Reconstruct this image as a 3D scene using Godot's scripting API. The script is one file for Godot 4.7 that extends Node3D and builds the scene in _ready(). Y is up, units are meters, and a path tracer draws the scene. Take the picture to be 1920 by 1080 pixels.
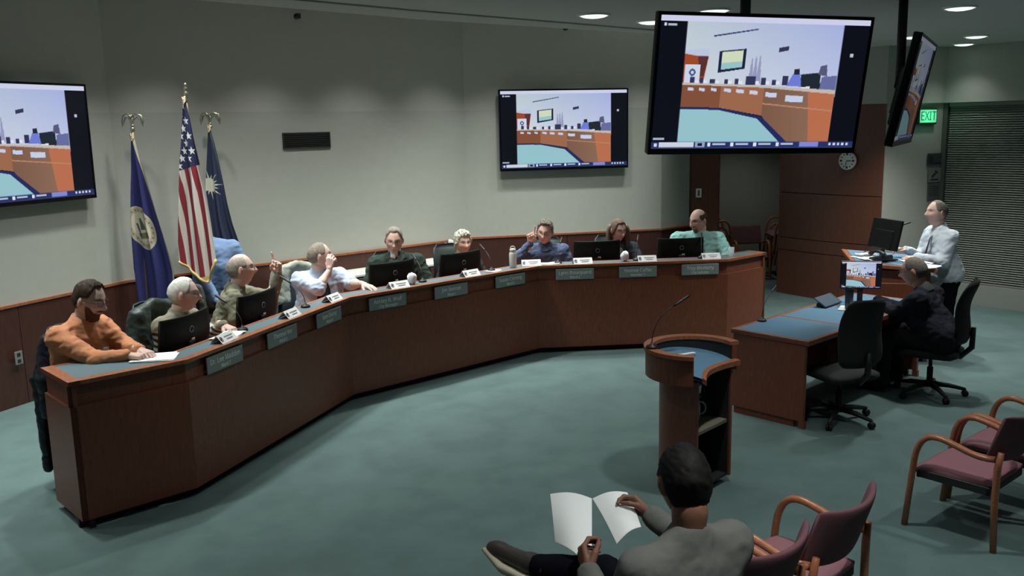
extends Node3D

# ---------------------------------------------------------------- helpers: nodes
var taken := {}

func numbered(parent: Node, called: String) -> String:
	var key := str(parent.get_instance_id()) + "/" + called
	var n: int = taken.get(key, 0)
	taken[key] = n + 1
	return called if n == 0 else "%s_%03d" % [called, n]

func thing(called: String, label: String, category: String, at := Vector3.ZERO, turn := 0.0, group := "") -> Node3D:
	var o := Node3D.new()
	o.name = numbered(self, called)
	add_child(o, true)
	o.position = at
	o.rotation.y = turn
	tag(o, label, category, group)
	return o

func tag(o: Node, label: String, category: String, group := "") -> void:
	o.set_meta("label", label)
	o.set_meta("category", category)
	if group != "":
		o.set_meta("group", group)

func part(called: String, mesh: Mesh, m: Material, parent: Node, xf := Transform3D(), label := "") -> MeshInstance3D:
	var o := MeshInstance3D.new()
	o.mesh = mesh
	o.material_override = m
	o.name = numbered(parent, called)
	o.transform = xf
	parent.add_child(o, true)
	if label != "":
		o.set_meta("label", label)
	return o

func solo(called: String, mesh: Mesh, m: Material, label: String, category: String, xf := Transform3D(), group := "") -> MeshInstance3D:
	var o := part(called, mesh, m, self, xf)
	tag(o, label, category, group)
	return o

func struct(called: String, mesh: Mesh, m: Material, xf := Transform3D(), parent: Node = self) -> MeshInstance3D:
	var o := part(called, mesh, m, parent, xf)
	o.set_meta("kind", "structure")
	return o

func copy(o: Node3D, called: String, label: String, at: Vector3, turn := 0.0, group := "") -> Node3D:
	var c: Node3D = o.duplicate()
	c.name = numbered(self, called)
	add_child(c, true)
	c.position = at
	c.rotation = Vector3(0, turn, 0)
	tag(c, label, o.get_meta("category"), group if group != "" else o.get_meta("group", ""))
	return c

func tf(at: Vector3, turn := 0.0, tilt := 0.0, roll := 0.0) -> Transform3D:
	return Transform3D(Basis(Vector3.UP, turn) * Basis(Vector3.RIGHT, tilt) * Basis(Vector3.BACK, roll), at)

func xz(x: float, z: float, y := 0.0) -> Vector3:
	return Vector3(x, y, z)

# ---------------------------------------------------------------- helpers: shapes
class Sh:
	var s := SurfaceTool.new()
	var tint := Color.WHITE
	func _init() -> void:
		s.begin(Mesh.PRIMITIVE_TRIANGLES)
		s.set_smooth_group(-1)
	func smooth(on: bool) -> Sh:
		s.set_smooth_group(1 if on else -1)
		return self
	func v(p: Vector3, uv := Vector2.ZERO) -> void:
		s.set_color(tint)
		s.set_uv(uv)
		s.add_vertex(p)
	# corners counter-clockwise as seen from outside
	func tri(a: Vector3, b: Vector3, c: Vector3) -> void:
		v(a); v(c); v(b)
	func quad(a: Vector3, b: Vector3, c: Vector3, d: Vector3) -> void:
		tri(a, b, c); tri(a, c, d)
	func quv(a: Vector3, b: Vector3, c: Vector3, d: Vector3, r := Rect2(0, 0, 1, 1)) -> void: # a bottom left, b bottom right, c top right, d top left
		var ua := Vector2(r.position.x, r.end.y); var ub := r.end; var uc := Vector2(r.end.x, r.position.y); var ud := r.position
		v(a, ua); v(c, uc); v(b, ub)
		v(a, ua); v(d, ud); v(c, uc)
	func oq(a: Vector3, b: Vector3, c: Vector3, d: Vector3, out: Vector3) -> void:
		if (b - a).cross(c - a).dot(out) + (c - a).cross(d - a).dot(out) < 0.0:
			quad(a, d, c, b)
		else:
			quad(a, b, c, d)
	func ot(a: Vector3, b: Vector3, c: Vector3, out: Vector3) -> void:
		if (b - a).cross(c - a).dot(out) < 0.0:
			tri(a, c, b)
		else:
			tri(a, b, c)
	func box(c: Vector3, size: Vector3, bevel := 0.0, bs := Basis()) -> Sh:
		var h := size * 0.5
		var b := minf(bevel, minf(h.x, minf(h.y, h.z)) * 0.95)
		var vert := func(sx: float, sy: float, sz: float, axis: int) -> Vector3:
			var q := Vector3(sx * (h.x - (0.0 if axis == 0 else b)), sy * (h.y - (0.0 if axis == 1 else b)), sz * (h.z - (0.0 if axis == 2 else b)))
			return c + bs * q
		var S := [-1.0, 1.0]
		for g in S:
			oq(vert.call(g, -1, -1, 0), vert.call(g, 1, -1, 0), vert.call(g, 1, 1, 0), vert.call(g, -1, 1, 0), bs * Vector3(g, 0, 0))
			oq(vert.call(-1, g, -1, 1), vert.call(1, g, -1, 1), vert.call(1, g, 1, 1), vert.call(-1, g, 1, 1), bs * Vector3(0, g, 0))
			oq(vert.call(-1, -1, g, 2), vert.call(1, -1, g, 2), vert.call(1, 1, g, 2), vert.call(-1, 1, g, 2), bs * Vector3(0, 0, g))
		if b > 0.0:
			for p in S:
				for q in S:
					oq(vert.call(p, q, -1, 0), vert.call(p, q, 1, 0), vert.call(p, q, 1, 1), vert.call(p, q, -1, 1), bs * Vector3(p, q, 0))
					oq(vert.call(p, -1, q, 0), vert.call(p, 1, q, 0), vert.call(p, 1, q, 2), vert.call(p, -1, q, 2), bs * Vector3(p, 0, q))
					oq(vert.call(-1, p, q, 1), vert.call(1, p, q, 1), vert.call(1, p, q, 2), vert.call(-1, p, q, 2), bs * Vector3(0, p, q))
					for r in S:
						ot(vert.call(p, q, r, 0), vert.call(p, q, r, 1), vert.call(p, q, r, 2), bs * Vector3(p, q, r))
		return self
	# an upright slab over a plan outline (x, z)
	func prism(poly: PackedVector2Array, y0: float, y1: float) -> Sh:
		var n := poly.size()
		var area := 0.0
		for i in n:
			var a := poly[i]; var b := poly[(i + 1) % n]
			area += a.x * b.y - b.x * a.y
		var ids := Geometry2D.triangulate_polygon(poly)
		for i in range(0, ids.size(), 3):
			var p := poly[ids[i]]; var q := poly[ids[i + 1]]; var r := poly[ids[i + 2]]
			ot(Vector3(p.x, y1, p.y), Vector3(q.x, y1, q.y), Vector3(r.x, y1, r.y), Vector3.UP)
			ot(Vector3(p.x, y0, p.y), Vector3(q.x, y0, q.y), Vector3(r.x, y0, r.y), Vector3.DOWN)
		for i in n:
			var a := poly[i]; var b := poly[(i + 1) % n]
			var d := b - a
			var o := Vector3(d.y, 0, -d.x) * signf(area)
			oq(Vector3(a.x, y0, a.y), Vector3(b.x, y0, b.y), Vector3(b.x, y1, b.y), Vector3(a.x, y1, a.y), o)
		return self
	func ring(c: Vector3, u: Vector3, w: Vector3, ru: float, rw: float, seg: int) -> PackedVector3Array:
		var out := PackedVector3Array()
		for k in seg:
			var a := TAU * k / seg
			out.append(c + u * cos(a) * ru + w * sin(a) * rw)
		return out
	# rings that run counter-clockwise as seen from the end they start at facing back; joined in order
	func loft(rings: Array, cap := true, closed := true) -> Sh:
		var n: int = rings[0].size()
		for i in rings.size() - 1:
			var A: PackedVector3Array = rings[i]; var B: PackedVector3Array = rings[i + 1]
			for k in (n if closed else n - 1):
				var m := (k + 1) % n
				quad(A[k], A[m], B[m], B[k])
		if cap and closed:
			var a0 := Vector3.ZERO; var b0 := Vector3.ZERO
			var A: PackedVector3Array = rings[0]; var B: PackedVector3Array = rings[-1]
			for k in n:
				a0 += A[k] / n; b0 += B[k] / n
			for k in n:
				var m := (k + 1) % n
				tri(a0, A[m], A[k]); tri(b0, B[k], B[m])
		return self
	func tube(pts: Array, rad, seg := 8, flat := 1.0, hint := Vector3.ZERO) -> Sh:
		var rings := []
		var n := pts.size()
		var side := Vector3.ZERO
		for i in n:
			var d: Vector3 = (pts[mini(i + 1, n - 1)] - pts[maxi(i - 1, 0)]).normalized()
			if i == 0:
				side = hint if hint != Vector3.ZERO else (Vector3.UP if absf(d.y) < 0.9 else Vector3.RIGHT)
			side = (side - d * side.dot(d)).normalized()
			var r: float = rad[i] if rad is Array or rad is PackedFloat32Array else rad
			rings.append(ring(pts[i], side, d.cross(side), r * flat, r, seg))
		return loft(rings)
	func lathe(prof: Array, seg := 20, xf := Transform3D(), cap := true) -> Sh:
		var rings := []
		for p in prof:
			var r := PackedVector3Array()
			for k in seg:
				var a := -TAU * k / seg
				r.append(xf * Vector3(cos(a) * p.x, p.y, sin(a) * p.x))
			rings.append(r)
		return loft(rings, cap)
	func ball(c: Vector3, r: Vector3, bs := Basis(), nu := 14, nv := 10) -> Sh:
		var rings := []
		for j in nv + 1:
			var t := PI * (0.02 + 0.96 * j / nv)
			var q := PackedVector3Array()
			for k in nu:
				var a := -TAU * k / nu
				q.append(c + bs * Vector3(sin(t) * cos(a) * r.x, -cos(t) * r.y, sin(t) * sin(a) * r.z))
			rings.append(q)
		return loft(rings)
	func done() -> ArrayMesh:
		s.generate_normals()
		return s.commit()

func offset_path(path: PackedVector2Array, d: float) -> PackedVector2Array: # to the far side of the path
	var out := PackedVector2Array()
	var n := path.size()
	for i in n:
		var a := (path[i] - path[maxi(i - 1, 0)]).normalized()
		var b := (path[mini(i + 1, n - 1)] - path[i]).normalized()
		if i == 0: a = b
		if i == n - 1: b = a
		var na := Vector2(a.y, -a.x); var nb := Vector2(b.y, -b.x)
		var m := (na + nb).normalized()
		out.append(path[i] + m * d / maxf(0.3, m.dot(na)))
	return out

func strip(path: PackedVector2Array, d0: float, d1: float, y0: float, y1: float, from := 0, to := -1) -> ArrayMesh: # a band between two offsets of a path
	var A := offset_path(path, d0); var B := offset_path(path, d1)
	if to < 0: to = path.size() - 1
	var poly := PackedVector2Array()
	for i in range(from, to + 1): poly.append(A[i])
	for i in range(to, from - 1, -1): poly.append(B[i])
	return Sh.new().prism(poly, y0, y1).done()

func slab(a: Vector2, b: Vector2, y0: float, y1: float, near: float, far: float) -> ArrayMesh: # wall piece along a-b, from offset near to offset far on its outer side
	var d := (b - a).normalized()
	var n := Vector2(d.y, -d.x)
	return Sh.new().prism(PackedVector2Array([a + n * near, b + n * near, b + n * far, a + n * far]), y0, y1).done()

func bez(a: Vector3, b: Vector3, c: Vector3, d: Vector3, n: int) -> Array:
	var out := []
	for i in n + 1:
		out.append(a.bezier_interpolate(b, c, d, float(i) / n))
	return out

# ---------------------------------------------------------------- helpers: materials
func mat(c: Color, rough := 0.7, metal := 0.0, spec := 0.5) -> StandardMaterial3D:
	var m := StandardMaterial3D.new()
	m.albedo_color = c
	m.roughness = rough
	m.metallic = metal
	m.metallic_specular = spec
	return m

func noise_tex(freq: float, octaves: int, ramp: Gradient, sd: int, size := 256, kind := FastNoiseLite.TYPE_SIMPLEX_SMOOTH) -> ImageTexture:
	var f := FastNoiseLite.new()
	f.noise_type = kind
	f.seed = sd
	f.frequency = freq
	f.fractal_octaves = octaves
	var g := f.get_seamless_image(size, size)
	g.convert(Image.FORMAT_L8)
	var src := g.get_data()
	var lut := []
	for i in 256:
		var c := ramp.sample(i / 255.0)
		lut.append([c.r8, c.g8, c.b8])
	var dst := PackedByteArray()
	dst.resize(size * size * 3)
	for i in src.size():
		var t: Array = lut[src[i]]
		dst[i * 3] = t[0]; dst[i * 3 + 1] = t[1]; dst[i * 3 + 2] = t[2]
	return ImageTexture.create_from_image(Image.create_from_data(size, size, false, Image.FORMAT_RGB8, dst))

func ramp(cols: Array, offs: Array) -> Gradient:
	var g := Gradient.new()
	g.colors = PackedColorArray(cols)
	g.offsets = PackedFloat32Array(offs)
	return g

func grained(c0: Color, c1: Color, scale: Vector3, freq: float, sd: int, rough := 0.7, world := true, size := 256, oct := 4) -> StandardMaterial3D:
	var m := mat(Color.WHITE, rough)
	m.albedo_texture = noise_tex(freq, oct, ramp([c0, c1], [0.2, 0.8]), sd, size)
	m.uv1_triplanar = true
	m.uv1_world_triplanar = world
	m.uv1_scale = scale
	return m

func relief(m: StandardMaterial3D, freq: float, sd: int, cm: float) -> void:
	m.heightmap_enabled = true
	m.heightmap_scale = cm
	m.heightmap_texture = noise_tex(freq, 3, ramp([Color.BLACK, Color.WHITE], [0.0, 1.0]), sd, 256)

func c8(r: int, g: int, b: int) -> Color:
	return Color8(r, g, b)

var M := {}
func materials() -> void:
	M.wall = grained(c8(168, 169, 161), c8(171, 172, 164), Vector3.ONE * 0.9, 0.03, 3, 0.85)
	M.ceil = grained(c8(186, 188, 182), c8(194, 196, 190), Vector3.ONE * 1.6, 0.2, 4, 0.95)
	M.carpet = grained(c8(80, 101, 100), c8(88, 110, 109), Vector3.ONE * 0.45, 0.01, 5, 0.97, true, 512, 7)
	M.wood = grained(c8(114, 62, 43), c8(130, 74, 53), Vector3(3.0, 0.35, 3.0), 0.035, 6, 0.42, true, 512, 5)
	M.wood_edge = grained(c8(140, 84, 56), c8(166, 104, 72), Vector3(3.0, 2.0, 3.0), 0.03, 7, 0.35)
	M.panel = grained(c8(62, 34, 27), c8(72, 41, 33), Vector3(2.4, 0.3, 2.4), 0.03, 8, 0.45, true, 512, 5)
	M.column = grained(c8(96, 56, 41), c8(110, 66, 49), Vector3(2.4, 0.3, 2.4), 0.03, 9, 0.4, true, 512, 5)
	M.inlay = grained(c8(82, 104, 113), c8(93, 115, 123), Vector3.ONE * 6.0, 0.2, 10, 0.45)
	M.inlay_blue = grained(c8(80, 118, 146), c8(92, 130, 158), Vector3.ONE * 6.0, 0.2, 14, 0.5)
	M.black = mat(c8(18, 19, 20), 0.5)
	M.blackgloss = mat(c8(10, 10, 14), 0.22)
	M.dark = mat(c8(30, 33, 34), 0.6)
	M.kick = mat(c8(24, 20, 18), 0.8)
	M.metal = mat(c8(150, 150, 150), 0.35, 0.9)
	M.white = mat(c8(225, 226, 224), 0.6)
	M.paper = mat(c8(230, 232, 234), 0.8)
	M.gap = mat(c8(40, 24, 16), 0.9)
	M.steel = mat(c8(60, 62, 64), 0.4, 0.6)
	M.plate = mat(c8(138, 150, 149), 0.5)
	M.wall_high = grained(c8(180, 180, 172), c8(183, 183, 175), Vector3.ONE * 0.9, 0.03, 3, 0.85)
	M.ink = mat(c8(36, 40, 52), 0.7)
	M.inkgrey = mat(c8(150, 152, 156), 0.8)

# ---------------------------------------------------------------- the plan
var HALL := PackedVector2Array([Vector2(-7.2, -2.2), Vector2(-4.1, -9.5), Vector2(-0.6, -12.65), Vector2(2.2, -13.25), Vector2(2.68, -13.63)])
var FRONT := PackedVector2Array([Vector2(-2.76, -5.42), Vector2(-2.205, -5.945), Vector2(-1.485, -8.11), Vector2(0.29, -9.73), Vector2(2.40, -9.93), Vector2(2.95, -10.40)])
const CEIL := 3.38
const TOP := 4.05
const SOFFIT := 2.66

func spot(at: Vector3, aim: Vector3, energy: float, angle: float, color: Color, size := 0.05, soft := 1.0) -> SpotLight3D:
	var l := SpotLight3D.new()
	l.name = numbered(self, "downlight_lamp")
	add_child(l, true)
	l.position = at
	var up := Vector3.UP if absf((aim - at).normalized().y) < 0.95 else Vector3.FORWARD
	l.look_at_from_position(at, aim, up)
	l.light_color = color
	l.light_energy = energy
	l.spot_angle = angle
	l.spot_angle_attenuation = soft
	l.spot_range = 30.0
	l.spot_attenuation = 2.0
	l.light_size = size
	l.shadow_enabled = true
	return l

func _ready() -> void:
	# camera
	var cam := Camera3D.new()
	cam.name = "camera"
	add_child(cam)
	var pit := 0.1772; var rol := -0.0213
	var fw := Vector3(0, -sin(pit), -cos(pit)); var up := Vector3(0, cos(pit), -sin(pit)); var rt := Vector3.RIGHT
	cam.transform = Transform3D(Basis(rt * cos(rol) + up * sin(rol), up * cos(rol) - rt * sin(rol), -fw), Vector3(0, 2.483, 0))
	cam.fov = rad_to_deg(2.0 * atan(540.0 / 1700.0))
	cam.near = 0.05
	cam.current = true
	# surroundings: a closed room, so the sky gives nothing
	var we := WorldEnvironment.new()
	we.name = "environment"
	var env := Environment.new()
	env.background_mode = Environment.BG_COLOR
	env.background_color = Color(0.02, 0.02, 0.022)
	env.tonemap_mode = Environment.TONE_MAPPER_LINEAR
	env.tonemap_exposure = 1.0
	env.sdfgi_enabled = true
	env.ssao_enabled = true
	env.ssil_enabled = true
	we.environment = env
	add_child(we)
	materials()
	lamps()
	room()
	dais()
	screens()
	furniture()
	people()
	seating()
	flags()

# ---------------------------------------------------------------- lamps
const COOL := Color(0.97, 1.0, 0.97)
var fit_mesh := {}

func downlight(x: float, z: float, y: float, label: String, group: String) -> Node3D:
	var o := thing("ceiling_downlight", label, "ceiling light", Vector3(x, y, z), 0.0, group)
	if fit_mesh.is_empty():
		fit_mesh.ring = Sh.new().smooth(true).lathe([Vector2(0.118, 0.03), Vector2(0.118, -0.010), Vector2(0.122, -0.016), Vector2(0.136, -0.012), Vector2(0.14, 0.0), Vector2(0.14, 0.03)], 28, Transform3D(), false).done()
		fit_mesh.lens = Sh.new().smooth(true).lathe([Vector2(0.001, -0.032), Vector2(0.05, -0.030), Vector2(0.095, -0.022), Vector2(0.118, -0.006), Vector2(0.118, 0.02), Vector2(0.001, 0.024)], 24, Transform3D(), true).done()
		var e := mat(c8(235, 238, 236), 0.4)
		e.emission_enabled = true
		e.emission = Color(0.9, 1.0, 0.96)
		e.emission_energy_multiplier = 1.5
		fit_mesh.glow = e
	part("trim_ring", fit_mesh.ring, M.white, o)
	part("lens", fit_mesh.lens, fit_mesh.glow, o)
	return o

func lamps() -> void:
	# high ceiling behind the edge of the lowered one: washers close to the wall, then a row over the people
	var k := 0
	for w in [[0, 0.25], [0, 0.42], [0, 0.58], [0, 0.74], [0, 0.90], [1, 0.10], [1, 0.36], [1, 0.62], [1, 0.88], [2, 0.22], [2, 0.55], [2, 0.88]]:
		var p := beside(w[0], w[1], 0.95)
		downlight(p.x, p.y, TOP, "recessed wall washer in the high ceiling, " + ORDER[k] + " from the left", "wall washers over the dais")
		spot(Vector3(p.x, TOP - 0.04, p.y), Vector3(p.x, 0, p.y), 5.0, 47.0, WARM, 0.08, 1.0)
		k += 1
	k = 0
	for w in [[0, 0.62], [0, 0.80], [0, 0.96], [1, 0.22], [1, 0.48], [1, 0.74], [2, 0.05], [2, 0.38], [2, 0.72]]:
		var p := beside(w[0], w[1], 2.1)
		downlight(p.x, p.y, TOP, "recessed downlight over the people at the dais, " + ORDER[k] + " from the left", "downlights over the dais")
		spot(Vector3(p.x, TOP - 0.04, p.y), Vector3(p.x, 0, p.y), 7.2, 54.0, WARM, 0.08, 1.0)
		k += 1
	# downlights of the lowered ceiling
	var seen := [[0.73, -7.83, 1.6, "round recessed downlight nearest the wall screen, above the dais"], [3.79, -7.85, 5.0, "round recessed downlight nearest the camera at the ceiling's right"], [5.35, -10.66, 3.4, "middle one of three round downlights before the blind"], [5.75, -11.75, 0.5, "round downlight closest to the soffit over the blind"], [1.70, -7.68, 0.8, "round downlight just above the hanging screen's top edge"], [1.30, -8.41, 0.5, "round downlight half hidden at the hanging screen's upper left corner"], [4.58, -10.55, 8.0, "round downlight between the two hanging screens"], [3.5, -9.3, 6.0, "round recessed downlight over the lectern, behind the camera-facing hanging screen"]]
	for s in seen:
		downlight(s[0], s[1], CEIL, s[3], "")
		spot(Vector3(s[0], CEIL - 0.03, s[1]), Vector3(s[0], 0, s[1]), s[2], 50.0, WARM, 0.08, 1.0)
	downlight(3.75, -14.2, SOFFIT + 0.012, "round recessed downlight in the low ceiling of the recess", "")
	spot(Vector3(3.75, SOFFIT - 0.03, -14.2), Vector3(3.75, 0, -14.3), 0.55, 60.0, WARM, 0.08, 1.0)
	# the rows that go on over the audience
	k = 0
	for q in [[-0.9, -5.6, 1.8], [1.5, -5.2, 4.0], [3.9, -4.9, 3.0], [-0.9, -3.0, 0.8], [1.2, -2.7, 6.0], [4.2, -2.4, 2.6], [-3.2, -3.2, 0.5], [6.4, -4.6, 2.0], [6.2, -7.6, 4.0]]:
		downlight(q[0], q[1], CEIL, "recessed downlight over the audience floor, " + ORDER[k] + " of its rows", "downlights over the audience")
		spot(Vector3(q[0], CEIL - 0.03, q[1]), Vector3(q[0], 0, q[1]), q[2], 50.0, WARM, 0.08, 1.0)
		k += 1

const ORDER := ["first", "second", "third", "fourth", "fifth", "sixth", "seventh", "eighth", "ninth", "tenth", "eleventh", "twelfth"]
const WARM := Color(0.985, 1.0, 0.975)

func beside(i: int, t: float, off: float) -> Vector2:
	var a := HALL[i]; var b := HALL[i + 1]
	var d := (b - a).normalized()
	return a.lerp(b, t) + Vector2(-d.y, d.x) * off

# ---------------------------------------------------------------- room
func room() -> void:
	struct("floor", Sh.new().box(Vector3(1, -0.1, -6), Vector3(24, 0.2, 26)).done(), M.carpet)
	struct("ceiling", Sh.new().box(Vector3(1, TOP + 0.1, -6), Vector3(24, 0.2, 26)).done(), M.ceil)
	var low := PackedVector2Array([Vector2(-8, 3.5), Vector2(-8, -0.53), Vector2(-2.01, -6.52), Vector2(-0.71, -7.83), Vector2(1.52, -9.54), Vector2(2.26, -13.2), Vector2(2.68, -13.63), Vector2(3.9, -13.1), Vector2(4.85, -11.85), Vector2(5.8, -12.3), Vector2(9.9, -7.3), Vector2(9.9, 3.5)])
	struct("ceiling_lowered", Sh.new().prism(low, CEIL, CEIL + 0.14).done(), M.ceil)
	# lit band along the edge of the lowered ceiling
	var band := PackedVector2Array([Vector2(-5.2, -3.3), Vector2(-2.01, -6.52), Vector2(-0.71, -7.83), Vector2(1.52, -9.54), Vector2(1.47, -9.2), Vector2(-0.66, -7.32), Vector2(-1.50, -6.5), Vector2(-4.5, -3.3)])
	struct("trim_1", Sh.new().prism(band, CEIL - 0.012, CEIL + 0.002).done(), mat(c8(176, 180, 174), 0.85))
	# outer shell behind and beside the camera
	struct("wall_camera_side", Sh.new().box(Vector3(1, 2, 3.4), Vector3(19, 4.3, 0.2)).done(), M.wall)
	struct("wall_far_left", Sh.new().box(Vector3(-7.6, 2, 0.6), Vector3(0.2, 4.3, 6)).done(), M.wall)
	struct("wall_far_right", Sh.new().box(Vector3(9.6, 2, -2), Vector3(0.2, 4.3, 11.4)).done(), M.wall)
	# the faceted wall behind the dais
	var sides := ["wall_left", "wall_back", "wall_right_of_back", "wall_return"]
	for i in 4:
		var a := HALL[i]; var b := HALL[i + 1]
		var d := (b - a).normalized()
		struct(sides[i], slab(a - d * (0.0 if i == 3 else 0.1), b + d * (0.0 if i >= 2 else 0.1), 0.0, TOP, 0.0, 0.2), M.wall_high)
		# fabric panel field: its top joint runs round the room at 2.70
		var p := struct("wall_panel", slab(a, b, 0.955, 2.70, -0.012, 0.0), M.wall, Transform3D(), get_node(sides[i]))
		p.set_meta("label", "painted lower wall field with a joint at its top")
	var n := 0
	for i in 4:
		var a := HALL[i]; var b := HALL[i + 1]
		var len := a.distance_to(b)
		var k := maxi(1, roundi(len / 1.25))
		n += 1
		var rail := struct("trim_%d" % (n + 1), slab(a, b, 0.93, 0.955, -0.04, 0.0), M.wood_edge)
		for j in k:
			var d := (b - a) / len
			part("wainscot_panel", slab(a + d * (len * j / k + 0.003), a + d * (len * (j + 1) / k - 0.003), 0.0, 0.93, -0.028, 0.0), M.panel, rail)
	# wooden pillar with the switch plate, recess, curved wooden wall
	struct("trim_6", Sh.new().box(Vector3(2.92, 1.33, -13.86), Vector3(0.5, 2.66, 0.42), 0.01, Basis(Vector3.UP, -0.12)).done(), M.column)
	struct("wall_recess", Sh.new().box(Vector3(4.0, 2, -15.3), Vector3(5, 4.3, 0.2)).done(), M.wall)
	struct("wall_recess_left", Sh.new().box(Vector3(2.72, 2, -14.6), Vector3(0.2, 4.3, 1.4)).done(), M.wall)
	struct("wall_recess_right", Sh.new().box(Vector3(5.9, 2, -13.9), Vector3(0.2, 4.3, 3.0)).done(), M.wall)
	struct("ceiling_recess", Sh.new().prism(PackedVector2Array([Vector2(2.66, -13.75), Vector2(3.9, -13.3), Vector2(4.3, -13.6), Vector2(5.9, -13.6), Vector2(5.9, -15.3), Vector2(2.66, -15.3)]), SOFFIT + 0.01, SOFFIT + 0.11).done(), M.ceil)
	var arc := PackedVector2Array()
	var ca := Vector2(3.88, -13.08); var cb := Vector2(4.85, -11.85)
	var cd := (cb - ca).normalized(); var cn := Vector2(-cd.y, cd.x)
	for i in 9:
		var t := i / 8.0
		arc.append(ca.lerp(cb, t) + cn * 0.07 * sin(PI * t))
	var core := struct("wall_curved_wood", strip(arc, 0.03, 0.5, 0.0, SOFFIT), M.gap)
	for band_y in [[0.0, 0.635], [0.645, 0.815], [0.825, 1.46], [1.47, 2.655]]:
		part("wood_panel", strip(arc, 0.0, 0.03, band_y[0], band_y[1]), M.column, core)
	struct("wall_notices", slab(Vector2(4.87, -11.86), Vector2(5.86, -12.33), 0.0, TOP, 0.0, 0.2), M.wall)
	# right wall: blind over a low ledge
	var ga := Vector2(5.8, -12.3); var gb := Vector2(9.9, -7.33)
	var gd := (gb - ga).normalized(); var gn := Vector2(-gd.y, gd.x) * -1.0
	struct("wall_right", slab(ga, gb, 0.0, TOP, 0.14, 0.3), M.wall)
	struct("trim_7", slab(ga, gb, 0.0, 0.27, -0.02, 0.14), mat(c8(150, 152, 148), 0.7))
	var win := struct("window_1", slab(ga + gd * 0.02, gb, 0.27, SOFFIT, 0.10, 0.14), mat(c8(64, 67, 66), 0.4))
	part("jamb", slab(ga + gd * 0.0, ga + gd * 0.06, 0.27, SOFFIT, 0.0, 0.14), mat(c8(84, 86, 82), 0.7), win)
	# blind: slats a few pixels apart
	var blind := thing("window_blind", "wide grey horizontal slat blind lowered over the window right of the notices", "blind")
	var sl := Sh.new()
	var nsl := 78
	for i in nsl:
		var y := 0.30 + (SOFFIT - 0.06 - 0.30) * i / (nsl - 1.0)
		var p0 := ga + gd * 0.08; var p1 := ga + gd * 5.6
		var out := gd.orthogonal()
		if out.dot(Vector2(-1, 0.3)) < 0: out = -out
		var n0 := -Vector2(gd.y, -gd.x)
		var hi0 := p0 - n0 * 0.055; var hi1 := p1 - n0 * 0.055
		var lo0 := p0 - n0 * 0.02; var lo1 := p1 - n0 * 0.02
		sl.quad(Vector3(lo0.x, y - 0.010, lo0.y), Vector3(lo1.x, y - 0.010, lo1.y), Vector3(hi1.x, y + 0.010, hi1.y), Vector3(hi0.x, y + 0.010, hi0.y))
		sl.quad(Vector3(lo0.x, y - 0.010, lo0.y), Vector3(hi0.x, y + 0.006, hi0.y), Vector3(hi1.x, y + 0.006, hi1.y), Vector3(lo1.x, y - 0.010, lo1.y))
		sl.quad(Vector3(lo0.x, y - 0.012, lo0.y), Vector3(lo1.x, y - 0.012, lo1.y), Vector3(lo1.x, y - 0.010, lo1.y), Vector3(lo0.x, y - 0.010, lo0.y))
	var slats := part("slats", sl.done(), mat(c8(160, 162, 156), 0.65), blind)
	slats.set_meta("kind", "stuff")
	part("head_rail", slab(ga + gd * 0.07, ga + gd * 5.6, SOFFIT - 0.05, SOFFIT - 0.002, 0.02, 0.075), mat(c8(120, 122, 118), 0.6), blind)
	part("bottom_rail", slab(ga + gd * 0.08, ga + gd * 5.6, 0.274, 0.292, 0.02, 0.06), mat(c8(120, 122, 118), 0.6), blind)
	# soffit round the recess, the wooden wall and the window
	var sp := PackedVector2Array([Vector2(2.60, -13.57), Vector2(3.86, -13.05), Vector2(4.83, -11.80), Vector2(5.79, -12.24), Vector2(9.86, -7.30)])
	struct("wall_soffit", strip(sp, 0.0, 0.35, SOFFIT, TOP), M.wall)

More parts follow.
